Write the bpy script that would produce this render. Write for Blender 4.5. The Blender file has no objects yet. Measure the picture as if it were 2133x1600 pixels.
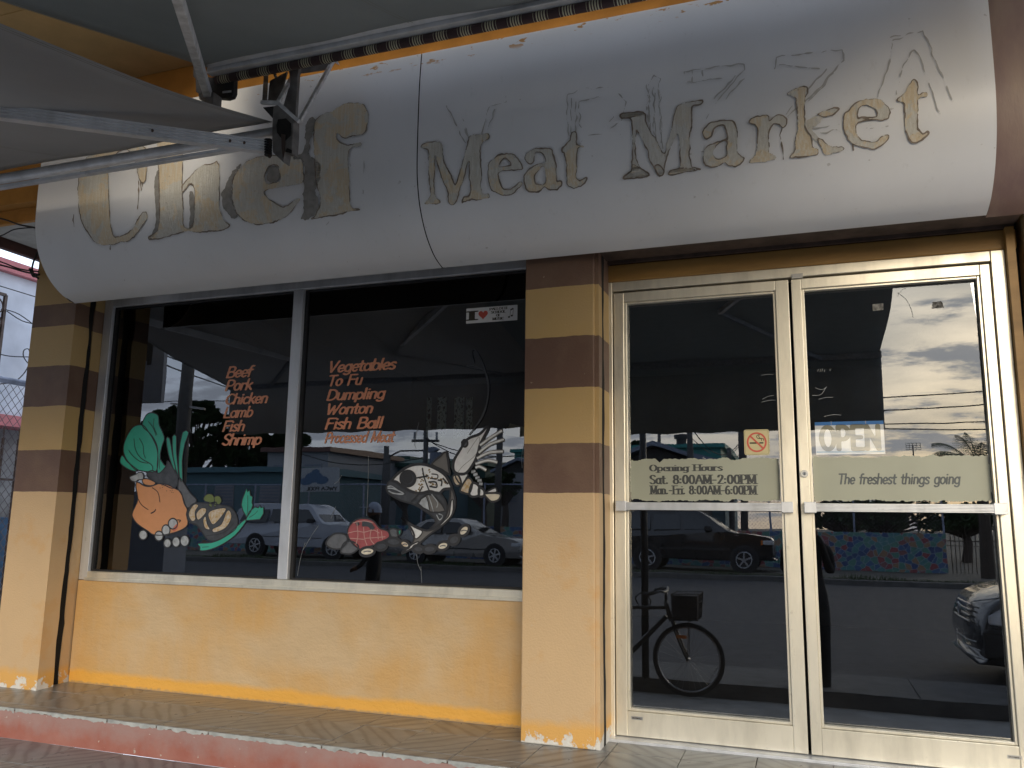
import bpy, bmesh, math, random
import numpy as np
from mathutils import Vector, Matrix

random.seed(7)
C = bpy.context.scene.collection
SC = bpy.context.scene

# ------------------------------------------------------------------ camera
# X runs along the shop front (right), +Y into the building, Z up, porch floor z = 0.
YAW, PITCH, ROLL, FPX = math.radians(19.5156), math.radians(9.4070), math.radians(0.7818), 1700.0
CAM = np.array([0.0, -4.0, 1.0])

def _rot():
    f = np.array([-math.sin(YAW)*math.cos(PITCH), math.cos(YAW)*math.cos(PITCH), math.sin(PITCH)])
    r = np.array([math.cos(YAW), math.sin(YAW), 0.0])
    u = np.cross(r, f)
    r2 = r*math.cos(ROLL) + u*math.sin(ROLL)
    u2 = -r*math.sin(ROLL) + u*math.cos(ROLL)
    return r2, u2, f
RX, UY, FW = _rot()

def pt(px, py, Y):
    """world point measured on the photograph, Y metres in front of the camera plane (world y = Y-4)"""
    d = RX*((px-1066.5)/FPX) - UY*((py-800.0)/FPX) + FW
    return CAM + d*(Y/d[1])

def mpt(px, py, Y):
    """same, for a thing seen reflected in the glass (plane y = 0)"""
    p = pt(px, py, Y)
    return np.array([p[0], -p[1], p[2]])

cam_d = bpy.data.cameras.new('camera')
cam = bpy.data.objects.new('camera', cam_d); C.objects.link(cam)
cam.matrix_world = Matrix(((RX[0], UY[0], -FW[0], CAM[0]), (RX[1], UY[1], -FW[1], CAM[1]), (RX[2], UY[2], -FW[2], CAM[2]), (0, 0, 0, 1)))
cam_d.sensor_width = 36.0; cam_d.lens = FPX/2133.0*36.0
cam_d.clip_start = 0.02; cam_d.clip_end = 900
SC.camera = cam

# ------------------------------------------------------------------ light
SUN_EL, SUN_AZ = math.radians(14), math.radians(157)      # azimuth clockwise from +Y
sd = Vector((math.sin(SUN_AZ)*math.cos(SUN_EL), math.cos(SUN_AZ)*math.cos(SUN_EL), math.sin(SUN_EL)))
w = bpy.data.worlds.new('World'); SC.world = w; w.use_nodes = True
nt = w.node_tree; nt.nodes.clear()
def WN(t, **k):
    n = nt.nodes.new(t)
    for a, b in k.items(): setattr(n, a, b)
    return n
def wmath(op, a, b=None, clamp=False):
    n = WN('ShaderNodeMath', operation=op, use_clamp=clamp)
    for i, v in enumerate((a, b)):
        if v is None: continue
        if isinstance(v, (int, float)): n.inputs[i].default_value = v
        else: nt.links.new(v, n.inputs[i])
    return n.outputs[0]
def wmix(f, a, b):
    n = WN('ShaderNodeMix', data_type='RGBA')
    for i, v in ((0, f), (6, a), (7, b)):
        if isinstance(v, (int, float)): n.inputs[i].default_value = v
        elif isinstance(v, tuple): n.inputs[i].default_value = (*v, 1)
        else: nt.links.new(v, n.inputs[i])
    return n.outputs[2]
def wramp(v, stops, interp='LINEAR'):
    n = WN('ShaderNodeValToRGB'); n.color_ramp.interpolation = interp
    e = n.color_ramp.elements
    while len(e) < len(stops): e.new(0.5)
    for i, (p, c) in enumerate(stops):
        e[i].position = p; e[i].color = (*c, 1) if isinstance(c, tuple) else (c, c, c, 1)
    nt.links.new(v, n.inputs[0]); return n.outputs[0]
sky = WN('ShaderNodeTexSky', sky_type='NISHITA'); sky.sun_disc = False
sky.sun_elevation = SUN_EL; sky.sun_rotation = SUN_AZ; sky.air_density = 1.0; sky.dust_density = 2.5; sky.ozone_density = 1.5
tc = WN('ShaderNodeTexCoord'); sep = WN('ShaderNodeSeparateXYZ'); nt.links.new(tc.outputs['Generated'], sep.inputs[0])
dx, dy, dz = sep.outputs
den = wmath('ADD', wmath('MAXIMUM', dz, 0.0), 0.16)
comb = WN('ShaderNodeCombineXYZ')
nt.links.new(wmath('DIVIDE', dx, den), comb.inputs[0]); nt.links.new(wmath('DIVIDE', dy, den), comb.inputs[1])
n1 = WN('ShaderNodeTexNoise'); n1.inputs['Scale'].default_value = 1.15; n1.inputs['Detail'].default_value = 8; n1.inputs['Roughness'].default_value = .58; n1.inputs['Distortion'].default_value = .25
mp = WN('ShaderNodeMapping'); mp.inputs['Location'].default_value = (3.7, 1.3, 0); mp.inputs['Scale'].default_value = (1.0, 1.5, 1)
nt.links.new(comb.outputs[0], mp.inputs[0]); nt.links.new(mp.outputs[0], n1.inputs['Vector'])
n2 = WN('ShaderNodeTexNoise'); n2.inputs['Scale'].default_value = 2.6; n2.inputs['Detail'].default_value = 7; n2.inputs['Roughness'].default_value = .62
mp2 = WN('ShaderNodeMapping'); mp2.inputs['Location'].default_value = (0.4, 5.3, 2); mp2.inputs['Scale'].default_value = (1.0, 1.3, 1)
nt.links.new(comb.outputs[0], mp2.inputs[0]); nt.links.new(mp2.outputs[0], n2.inputs['Vector'])
# glow of the low evening light: cosine to the sun's azimuth
vd = WN('ShaderNodeVectorMath', operation='DOT_PRODUCT'); nt.links.new(tc.outputs['Generated'], vd.inputs[0])
vd.inputs[1].default_value = (math.sin(SUN_AZ), math.cos(SUN_AZ), 0.10)
glow = wmath('POWER', wmath('MULTIPLY', wmath('ADD', vd.outputs['Value'], 1.0), 0.5, True), 9.0)
veil_warm = wramp(dz, [(0.0, (8.6, 6.6, 4.3)), (.10, (8.2, 7.0, 5.1)), (.28, (7.0, 6.7, 5.6)), (.7, (4.8, 5.2, 5.7))])
veil_cool = wramp(dz, [(0.0, (5.0, 5.5, 6.5)), (.2, (4.7, 5.4, 6.7)), (.8, (4.4, 5.3, 6.8))])
veil = wmix(glow, veil_cool, veil_warm)
thick = wramp(n1.outputs[0], [(.30, 0.0), (.62, 1.0)])
skyc = wmix(wmath('ADD', wmath('MULTIPLY', thick, .38), .62), sky.outputs[0], veil)
dark_c = wramp(n2.outputs[0], [(.475, 0.0), (.60, 1.0)], 'EASE')
cl_dark = wmix(glow, (2.5, 2.75, 3.3), (3.6, 3.8, 4.1))
fin = wmix(wmath('MULTIPLY', dark_c, .88), skyc, cl_dark)
bg = WN('ShaderNodeBackground'); nt.links.new(fin, bg.inputs[0]); bg.inputs[1].default_value = 0.13
wo = WN('ShaderNodeOutputWorld'); nt.links.new(bg.outputs[0], wo.inputs[0])

sl = bpy.data.lights.new('sun', 'SUN'); sl.energy = 0.55; sl.angle = math.radians(24); sl.color = (1.0, .88, .70)
so = bpy.data.objects.new('sun', sl); C.objects.link(so)
so.rotation_euler = (-sd).to_track_quat('-Z', 'Y').to_euler()
vs = SC.view_settings; vs.view_transform = 'Standard'; vs.look = 'None'; vs.gamma = 1; vs.use_curve_mapping = False
vs.exposure = 1.34
cy = SC.cycles
cy.max_bounces = 10; cy.glossy_bounces = 5; cy.transparent_max_bounces = 16; cy.diffuse_bounces = 5
cy.sample_clamp_indirect = 6.0
try: cy.use_denoising = True
except Exception: pass

# ------------------------------------------------------------------ materials
MATS = {}
class NB:
    """small node-graph helper"""
    def __init__(s, name):
        s.m = bpy.data.materials.new(name); s.m.use_nodes = True
        s.t = s.m.node_tree; s.b = s.t.nodes['Principled BSDF']; s.o = s.t.nodes['Material Output']
        s._tc = None
    def n(s, t, **k):
        x = s.t.nodes.new(t)
        for a, b in k.items(): setattr(x, a, b)
        return x
    def put(s, inp, v):
        if isinstance(v, (int, float)): inp.default_value = v
        elif isinstance(v, tuple): inp.default_value = (*v, 1) if len(v) == 3 and inp.type == 'RGBA' else v
        else: s.t.links.new(v, inp)
    def co(s, kind='Object'):
        if s._tc is None: s._tc = s.n('ShaderNodeTexCoord')
        return s._tc.outputs[kind]
    def pos(s):
        return s.n('ShaderNodeNewGeometry').outputs['Position']
    def xyz(s, v):
        q = s.n('ShaderNodeSeparateXYZ'); s.put(q.inputs[0], v); return q.outputs
    def mapping(s, v, scale=(1, 1, 1), loc=(0, 0, 0), rot=(0, 0, 0)):
        q = s.n('ShaderNodeMapping'); s.put(q.inputs[0], v)
        q.inputs['Scale'].default_value = scale; q.inputs['Location'].default_value = loc; q.inputs['Rotation'].default_value = rot
        return q.outputs[0]
    def noise(s, v, scale, detail=5, rough=.55, dist=0):
        q = s.n('ShaderNodeTexNoise'); s.put(q.inputs['Vector'], v)
        q.inputs['Scale'].default_value = scale; q.inputs['Detail'].default_value = detail
        q.inputs['Roughness'].default_value = rough; q.inputs['Distortion'].default_value = dist
        return q.outputs[0]
    def math(s, op, a, b=None, c=None, clamp=False):
        q = s.n('ShaderNodeMath', operation=op, use_clamp=clamp)
        for i, v in enumerate((a, b, c)):
            if v is not None: s.put(q.inputs[i], v)
        return q.outputs[0]
    def ramp(s, v, stops, interp='LINEAR'):
        q = s.n('ShaderNodeValToRGB'); q.color_ramp.interpolation = interp; e = q.color_ramp.elements
        while len(e) < len(stops): e.new(.5)
        for i, (p, c) in enumerate(stops):
            e[i].position = p; e[i].color = (*c, 1) if isinstance(c, tuple) else (c, c, c, 1)
        s.put(q.inputs[0], v); return q.outputs[0]
    def mix(s, f, a, b):
        q = s.n('ShaderNodeMix', data_type='RGBA'); s.put(q.inputs[0], f); s.put(q.inputs[6], a); s.put(q.inputs[7], b)
        return q.outputs[2]
    def bump(s, h, strength=.3, dist=.01):
        q = s.n('ShaderNodeBump'); s.put(q.inputs['Height'], h)
        q.inputs['Strength'].default_value = strength; q.inputs['Distance'].default_value = dist
        s.t.links.new(q.outputs[0], s.b.inputs['Normal'])
    def set(s, **k):
        for a, v in k.items(): s.put(s.b.inputs[a.replace('_', ' ')], v)
        return s.m

def simple(name, col, rough=.6, metal=0.0, var=.25, scale=12, bump=.15, spec=.5, stretch=(1, 1, 1), col2=None, bscale=60):
    if name in MATS: return MATS[name]
    b = NB(name)
    v = b.mapping(b.co(), stretch)
    nz = b.noise(v, scale, 6)
    c2 = col2 or tuple(max(0, c*(1-var)) for c in col)
    c = b.mix(b.ramp(nz, [(.35, 0.0), (.68, 1.0)]), col, c2)
    fine = b.noise(v, bscale, 4)
    b.set(Base_Color=c, Roughness=b.math('ADD', rough-.06, b.math('MULTIPLY', nz, .14)), Metallic=metal)
    b.b.inputs['Specular IOR Level'].default_value = spec
    if bump: b.bump(fine, bump, .004)
    MATS[name] = b.m
    return b.m

# ------------------------------------------------------------------ mesh helpers
def link(o, parent=None):
    C.objects.link(o)
    if parent is not None: o.parent = parent
    return o
def tag(o, label=None, cat=None, group=None, kind=None):
    if label: o['label'] = label
    if cat: o['category'] = cat
    if group: o['group'] = group
    if kind: o['kind'] = kind
    return o
def empty(name, label, cat, group=None, loc=(0, 0, 0), rz=0):
    o = bpy.data.objects.new(name, None); C.objects.link(o); o.location = loc; o.rotation_euler = (0, 0, rz)
    o.empty_display_size = .1
    return tag(o, label, cat, group)
def copy_tree(o, parent=None):
    c = o.copy(); C.objects.link(c); c.parent = parent
    for ch in [x for x in SC.objects if x.parent == o]: copy_tree(ch, c)
    return c

class MB:
    def __init__(s): s.v = []; s.f = []
    def add(s, vs_, fs):
        k = len(s.v); s.v += [tuple(map(float, p)) for p in vs_]; s.f += [tuple(i+k for i in f) for f in fs]; return s
    def box(s, x0, x1, y0, y1, z0, z1):
        v = [(x0, y0, z0), (x1, y0, z0), (x1, y1, z0), (x0, y1, z0), (x0, y0, z1), (x1, y0, z1), (x1, y1, z1), (x0, y1, z1)]
        return s.add(v, [(0, 3, 2, 1), (4, 5, 6, 7), (0, 1, 5, 4), (1, 2, 6, 5), (2, 3, 7, 6), (3, 0, 4, 7)])
    def bar(s, a, b, w_, h_, up=(0, 0, 1)):
        a = Vector(a); b = Vector(b); d = (b-a).normalized(); u = Vector(up)
        if abs(d.dot(u)) > .98: u = Vector((1, 0, 0))
        r = d.cross(u).normalized(); u = r.cross(d)
        v = []
        for p in (a, b):
            for i, j in ((-1, -1), (1, -1), (1, 1), (-1, 1)): v.append(p + r*(i*w_/2) + u*(j*h_/2))
        return s.add(v, [(0, 1, 2, 3), (7, 6, 5, 4), (0, 4, 5, 1), (1, 5, 6, 2), (2, 6, 7, 3), (3, 7, 4, 0)])
    def tube(s, pts, r, n=8, cap=True, closed=False):
        P = [Vector(p) for p in pts]; R = r if isinstance(r, (list, tuple)) else [r]*len(P)
        up = Vector((0, 0, 1)); prev = None; k = len(s.v); m = len(P)
        for i, p in enumerate(P):
            if closed: d = P[(i+1) % m]-P[i-1]
            else: d = P[min(i+1, m-1)]-P[max(i-1, 0)]
            if d.length < 1e-9: d = Vector((0, 0, 1))
            d.normalize()
            if prev is None:
                u = up if abs(d.dot(up)) < .9 else Vector((1, 0, 0)); q = d.cross(u).normalized()
            else:
                q = (prev - d*prev.dot(d))
                q = q.normalized() if q.length > 1e-6 else d.cross(up).normalized()
            prev = q; e = d.cross(q)
            for j in range(n):
                a = 2*math.pi*j/n; s.v.append(tuple(p + (q*math.cos(a)+e*math.sin(a))*R[i]))
        for i in range(m if closed else m-1):
            for j in range(n):
                a = k+i*n; b_ = k+((i+1) % m)*n
                s.f.append((a+j, a+(j+1) % n, b_+(j+1) % n, b_+j))
        if cap and not closed:
            s.f.append(tuple(k+j for j in range(n))[::-1]); s.f.append(tuple(k+(m-1)*n+j for j in range(n)))
        return s
    def prism(s, poly, fn0, fn1):
        """polygon (2-D) swept between two mappings (u,v)->xyz"""
        n = len(poly); k = len(s.v)
        s.v += [tuple(map(float, fn0(*p))) for p in poly] + [tuple(map(float, fn1(*p))) for p in poly]
        s.f.append(tuple(k+i for i in range(n))); s.f.append(tuple(k+n+i for i in range(n))[::-1])
        for i in range(n): s.f.append((k+i, k+n+i, k+n+(i+1) % n, k+(i+1) % n))
        return s
    def face(s, pts):
        k = len(s.v); s.v += [tuple(map(float, p)) for p in pts]; s.f.append(tuple(range(k, k+len(pts)))); return s
    def ribbon(s, pts, w_, fn, closed=False):
        P = [np.array(p, float) for p in pts]; n = len(P); k = len(s.v)
        for i in range(n):
            d = (P[(i+1) % n]-P[i-1]) if closed else (P[min(i+1, n-1)]-P[max(i-1, 0)])
            d = d/(np.hypot(*d)+1e-9); q = np.array([-d[1], d[0]])*(w_[i] if isinstance(w_, list) else w_)/2
            s.v.append(tuple(map(float, fn(*(P[i]+q))))); s.v.append(tuple(map(float, fn(*(P[i]-q)))))
        for i in range(n if closed else n-1):
            a = k+2*i; b_ = k+2*((i+1) % n); s.f.append((a, a+1, b_+1, b_))
        return s
    def build(s, name, mat, parent=None, bevel=0, smooth=False, kind=None, weld=False):
        me = bpy.data.meshes.new(name); me.from_pydata(s.v, [], s.f); me.update()
        bm = bmesh.new(); bm.from_mesh(me)
        if weld: bmesh.ops.remove_doubles(bm, verts=bm.verts, dist=1e-5)
        bmesh.ops.recalc_face_normals(bm, faces=bm.faces); bm.to_mesh(me); bm.free()
        me.materials.append(mat)
        if smooth:
            for p in me.polygons: p.use_smooth = True
        o = bpy.data.objects.new(name, me); link(o, parent)
        if bevel:
            md = o.modifiers.new('bevel', 'BEVEL'); md.width = bevel; md.segments = 2; md.limit_method = 'ANGLE'
        if kind: o['kind'] = kind
        return o

def smoothpoly(pts, n=4, closed=True):
    P = [np.array(p, float) for p in pts]; m = len(P); out = []
    for i in range(m if closed else m-1):
        if closed: a, b, c, d = P[i-1], P[i], P[(i+1) % m], P[(i+2) % m]
        else: a, b, c, d = P[max(i-1, 0)], P[i], P[i+1], P[min(i+2, m-1)]
        for k in range(n):
            t = k/n
            out.append(.5*((2*b)+(c-a)*t+(2*a-5*b+4*c-d)*t*t+(-a+3*b-3*c+d)*t**3))
    if not closed: out.append(P[-1])
    return out

# value noise and signed distances, for shapes with ragged edges
def vnoise(x, y, s, seed=0):
    x = x/s; y = y/s; xi = np.floor(x).astype(int); yi = np.floor(y).astype(int); fx = x-xi; fy = y-yi
    fx = fx*fx*(3-2*fx); fy = fy*fy*(3-2*fy)
    def h(a, b):
        k = (a*374761393 + b*668265263 + seed*1442695041) & 0xffffffff
        k = ((k ^ (k >> 13))*1274126177) & 0xffffffff
        return ((k ^ (k >> 16)) & 0xffff)/65535.0
    return (h(xi, yi)*(1-fx)+h(xi+1, yi)*fx)*(1-fy)+(h(xi, yi+1)*(1-fx)+h(xi+1, yi+1)*fx)*fy - .5
def sd_poly(X, Y, poly):
    P = np.array(poly, float); d = np.full(X.shape, 1e9); s = np.ones(X.shape); n = len(P)
    for i in range(n):
        a, b = P[i], P[i-1]; e = b-a; wx = X-a[0]; wy = Y-a[1]
        t = np.clip((wx*e[0]+wy*e[1])/(e@e+1e-12), 0, 1)
        d = np.minimum(d, (wx-e[0]*t)**2+(wy-e[1]*t)**2)
        c1 = Y >= a[1]; c2 = Y < b[1]; c3 = e[0]*wy > e[1]*wx
        s = np.where((c1 & c2 & c3) | (~c1 & ~c2 & ~c3), -s, s)
    return s*np.sqrt(d)
def sd_line(X, Y, pts):
    d = np.full(X.shape, 1e9)
    for a, b in zip(pts[:-1], pts[1:]):
        a = np.array(a, float); e = np.array(b, float)-a; wx = X-a[0]; wy = Y-a[1]
        t = np.clip((wx*e[0]+wy*e[1])/(e@e+1e-12), 0, 1)
        d = np.minimum(d, (wx-e[0]*t)**2+(wy-e[1]*t)**2)
    return np.sqrt(d)
def field(mb, F, xs, ys, fn):
    """mesh of the region where F(x,y) < 0 (marching squares; full cells merged into strips)"""
    ny, nx = F.shape
    I = F < 0
    for j in range(ny-1):
        i = 0
        while i < nx-1:
            c = (I[j, i], I[j, i+1], I[j+1, i+1], I[j+1, i])
            if all(c):
                k = i
                while k < nx-1 and I[j, k] and I[j, k+1] and I[j+1, k+1] and I[j+1, k]: k += 1
                mb.face([fn(xs[i], ys[j]), fn(xs[k], ys[j]), fn(xs[k], ys[j+1]), fn(xs[i], ys[j+1])]); i = k; continue
            if any(c):
                q = [(xs[i], ys[j], F[j, i]), (xs[i+1], ys[j], F[j, i+1]), (xs[i+1], ys[j+1], F[j+1, i+1]), (xs[i], ys[j+1], F[j+1, i])]
                out = []
                for m in range(4):
                    a, b = q[m], q[(m+1) % 4]
                    if a[2] < 0: out.append((a[0], a[1]))
                    if (a[2] < 0) != (b[2] < 0):
                        t = a[2]/(a[2]-b[2]); out.append((a[0]+(b[0]-a[0])*t, a[1]+(b[1]-a[1])*t))
                if len(out) > 2: mb.face([fn(*p) for p in out])
            i += 1
    return mb

# ------------------------------------------------------------------ stroke alphabet
def arc(cx, cy_, rx, ry, a0, a1, n=14):
    return [(cx+rx*math.cos(math.radians(a0+(a1-a0)*i/n)), cy_+ry*math.sin(math.radians(a0+(a1-a0)*i/n))) for i in range(n+1)]
XH = .64
def bowl(x, w_): return arc(x+w_/2, XH/2, w_/2, XH/2, 0, 360, 20)
def hump(x, w_): return [(x, .02), (x, XH)], [(x, XH*.55)]+arc(x+w_/2, XH-w_*.5, w_/2, w_*.5, 170, 0, 10)+[(x+w_, .02)]
G = {
 'A': (.70, [[(.0, 0), (.33, 1)], [(.33, 1), (.68, 0)], [(.12, .32), (.56, .32)]]),
 'B': (.60, [[(.05, 0), (.05, 1)], [(.05, 1), (.3, 1)]+arc(.3, .76, .2, .24, 90, -90)+[(.05, .52)], [(.3, .52)]+arc(.3, .26, .26, .26, 90, -90)+[(.05, 0)]]),
 'C': (.62, [arc(.34, .5, .31, .5, 45, 315, 22)]),
 'D': (.66, [[(.05, 0), (.05, 1)], [(.05, 1), (.25, 1)]+arc(.25, .5, .36, .5, 90, -90)+[(.05, 0)]]),
 'E': (.56, [[(.05, 0), (.05, 1)], [(.05, 1), (.5, 1)], [(.05, .52), (.42, .52)], [(.05, 0), (.5, 0)]]),
 'F': (.54, [[(.05, 0), (.05, 1)], [(.05, 1), (.52, 1)], [(.05, .54), (.42, .54)]]),
 'H': (.70, [[(.08, 0), (.08, 1)], [(.60, 0), (.60, 1)], [(.08, .5), (.60, .5)]]),
 'I': (.24, [[(.1, 0), (.1, 1)]]),
 'K': (.60, [[(.05, 0), (.05, 1)], [(.5, 1), (.07, .45)], [(.2, .6), (.54, 0)]]),
 'L': (.52, [[(.05, 1), (.05, 0)], [(.05, 0), (.48, 0)]]),
 'M': (.82, [[(.05, 0), (.07, 1)], [(.07, 1), (.38, .1)], [(.38, .1), (.69, 1)], [(.69, 1), (.71, 0)]]),
 'N': (.68, [[(.05, 0), (.05, 1)], [(.05, 1), (.57, 0)], [(.57, 0), (.57, 1)]]),
 'O': (.70, [arc(.34, .5, .30, .5, 0, 360, 26)]),
 'P': (.58, [[(.05, 0), (.05, 1)], [(.05, 1), (.28, 1)]+arc(.28, .72, .24, .28, 90, -90)+[(.05, .44)]]),
 'S': (.56, [smoothpoly([(.5, .86), (.38, .99), (.2, .99), (.06, .84), (.1, .64), (.28, .52), (.46, .38), (.5, .2), (.38, .02), (.2, .0), (.03, .14)], 3, False)]),
 'T': (.58, [[(.27, 0), (.27, 1)], [(.0, 1), (.56, 1)]]),
 'U': (.66, [[(.05, 1), (.05, .3)]+arc(.32, .3, .27, .3, 180, 360)+[(.59, 1)]]),
 'V': (.64, [[(.02, 1), (.24, 0)], [(.24, 0), (.58, 1)]]),
 'W': (.90, [[(.02, 1), (.18, 0)], [(.18, 0), (.44, .8)], [(.44, .8), (.54, 0)], [(.54, 0), (.86, 1)]]),
 'Y': (.60, [[(.0, 1), (.28, .5)], [(.56, 1), (.28, .5)], [(.28, .5), (.28, 0)]]),
 'Z': (.58, [[(.03, 1), (.52, 1)], [(.52, 1), (.02, 0)], [(.02, 0), (.54, 0)]]),
 'a': (.54, [arc(.22, XH/2, .2, XH/2, 30, 330, 16), [(.44, XH*1.04), (.43, .1), (.50, -.01)]]),
 'b': (.50, [[(.05, 1.02), (.05, 0)], arc(.25, XH/2, .2, XH/2, 150, -150, 16)]),
 'c': (.42, [arc(.22, XH/2, .2, XH/2, 50, 310, 14)]),
 'd': (.50, [arc(.22, XH/2, .2, XH/2, 30, 330, 16), [(.42, 1.02), (.42, 0)]]),
 'e': (.45, [[(.04, XH*.48), (.4, XH*.52)]+arc(.22, XH/2, .19, XH/2, 12, 315, 18)]),
 'f': (.34, [[(.12, 0), (.12, .82)]+arc(.25, .82, .13, .18, 180, 60, 7), [(.0, XH), (.3, XH)]]),
 'g': (.50, [arc(.22, XH/2, .2, XH/2, 30, 330, 16), [(.42, XH), (.42, -.1)]+arc(.22, -.1, .2, .18, 0, -150, 8)]),
 'h': (.50, [[(.05, 1.02), (.05, 0)], hump(.05, .35)[1]]),
 'i': (.20, [[(.07, XH), (.07, 0)], [(.07, .88), (.075, .90)]]),
 'k': (.46, [[(.05, 1.02), (.05, 0)], [(.38, XH), (.07, .26)], [(.18, .36), (.42, 0)]]),
 'l': (.20, [[(.07, 1.02), (.07, 0)]]),
 'm': (.76, [[(.05, XH), (.05, 0)], hump(.05, .30)[1], hump(.35, .30)[1]]),
 'n': (.50, [[(.05, XH), (.05, 0)], hump(.05, .34)[1]]),
 'o': (.48, [bowl(.02, .40)]),
 'p': (.50, [[(.05, XH), (.05, -.26)], arc(.25, XH/2, .2, XH/2, 150, -150, 16)]),
 'r': (.36, [[(.05, XH), (.05, 0)], [(.05, XH*.6)]+arc(.22, XH*.66, .16, XH*.32, 160, 40, 7)]),
 's': (.40, [smoothpoly([(.35, XH*.86), (.24, XH), (.1, XH*.95), (.05, XH*.74), (.18, XH*.54), (.32, XH*.36), (.3, XH*.08), (.16, 0), (.02, XH*.12)], 3, False)]),
 't': (.34, [[(.13, .9), (.13, .14)]+arc(.25, .14, .12, .14, 180, 290, 6), [(.0, XH), (.3, XH)]]),
 'u': (.50, [[(.05, XH), (.05, .2)]+arc(.22, .2, .17, .2, 180, 350, 10), [(.40, XH), (.40, 0)]]),
 '0': (.58, [arc(.26, .5, .22, .5, 0, 360, 26)]),
 '2': (.56, [smoothpoly([(.06, .76), (.12, .96), (.28, 1.0), (.44, .9), (.44, .68), (.28, .4), (.05, .03)], 3, False), [(.05, .03), (.48, .03)]]),
 '6': (.56, [arc(.26, .28, .21, .28, 0, 360, 20), smoothpoly([(.42, .9), (.3, 1.0), (.14, .82), (.05, .5), (.05, .28)], 3, False)]),
 '8': (.56, [arc(.26, .74, .18, .26, 0, 360, 20), arc(.26, .26, .22, .26, 0, 360, 20)]),
 '.': (.26, [[(.08, .04), (.08, .12)]]), ':': (.26, [[(.08, .08), (.08, .16)], [(.08, .50), (.08, .58)]]), '-': (.46, [[(.08, .40), (.30, .40)], [(.08, .43), (.30, .43)]]),
}
def text_mesh(mb, txt, x0, x1, z0, cap, y, nib=(.08, .08), shear=0, serif=False, track=.06, rough=0, seed=0, fn=None, cell=24):
    """lettering between x0 and x1 with baseline z0 and capital height cap on the plane at depth y"""
    segs = []; cx = 0
    for ch in txt:
        if ch == ' ': cx += .42; continue
        adv, strokes = G[ch]
        for st in strokes:
            P = [(cx+a, b) for a, b in st]; segs.append(P)
            if serif:
                for e, q in ((P[0], P[1]), (P[-1], P[-2])):
                    if abs(e[0]-q[0]) < .25*abs(e[1]-q[1]) and min(abs(e[1]), abs(e[1]-1), abs(e[1]-XH), abs(e[1]-1.02), abs(e[1]+.26)) < .03:
                        segs.append([(e[0]-nib[0]-.05, e[1]), (e[0]+nib[0]+.05, e[1])])
        cx += adv + track
    W_ = cx-track; h = 1.0/cell; sx = (x1-x0)/W_
    hx = h*cap/sx if sx < cap else h
    xs = np.arange(-.2, W_+.2, hx); ys = np.arange(-.42, 1.16, h)
    X, Y = np.meshgrid(xs, ys); F = np.full(X.shape, 1e9)
    for P in segs:
        a = min(p[0] for p in P)-nib[0]-.1; b = max(p[0] for p in P)+nib[0]+.1
        m = (xs > a) & (xs < b)
        if not m.any(): continue
        Q = [(p[0]/nib[0], p[1]/nib[1]) for p in P]
        F[:, m] = np.minimum(F[:, m], sd_line(X[:, m]/nib[0], Y[:, m]/nib[1], Q)-1)
    if rough: F = F + rough*vnoise(X, Y, .07, seed) + rough*.6*vnoise(X, Y, .03, seed+3)
    base = fn or (lambda u, v: (u, y, v))
    return field(mb, F, xs, ys, lambda u, v: base(x0+u*sx+v*cap*shear, z0+v*cap))
# ------------------------------------------------------------------ materials of the shop
def m_wall():
    b = NB('ochre_wall_paint'); p = b.pos(); z = b.xyz(p)[2]
    big = b.noise(b.mapping(p, (1.2, 1.2, 1.6)), 1.5, 5, .5, .3); med = b.noise(p, 6, 6)
    drip = b.noise(b.mapping(p, (9, 9, .9)), 3, 4)
    c = b.mix(b.ramp(big, [(.38, 0.0), (.60, 1.0)]), (.62, .45, .26), (.62, .38, .15))
    c = b.mix(b.math('MULTIPLY', b.ramp(med, [(.45, 0.0), (.7, 1.0)]), .35), c, (.50, .37, .22))
    c = b.mix(b.math('MULTIPLY', b.ramp(drip, [(.5, 0.0), (.72, 1.0)]), .30), c, (.60, .44, .27))
    edge = b.math('ADD', z, b.math('MULTIPLY', b.math('SUBTRACT', b.noise(b.mapping(p, (2, 2, 1)), 4, 6), .5), .05))
    c = b.mix(b.ramp(edge, [(.055, 1.0), (.085, 0.0)]), c, (.80, .42, .075))
    dirt = b.ramp(b.math('ADD', z, b.math('MULTIPLY', b.math('SUBTRACT', b.noise(p, 40, 6), .5), .03)), [(.004, 1.0), (.014, 0.0)])
    c = b.mix(b.math('MULTIPLY', dirt, .6), c, (.30, .24, .18))
    spots = b.ramp(b.noise(p, 26, 2), [(.76, 0.0), (.79, 1.0)])
    c = b.mix(b.math('MULTIPLY', spots, .4), c, (.30, .18, .08))
    b.bump(b.math('ADD', b.noise(p, 90, 5), b.math('MULTIPLY', b.noise(b.mapping(p, (1, 1, 2.2), rot=(0, .4, 0)), 10, 5), 2.2)), .42, .007)
    return b.set(Base_Color=c, Roughness=.62)
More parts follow.
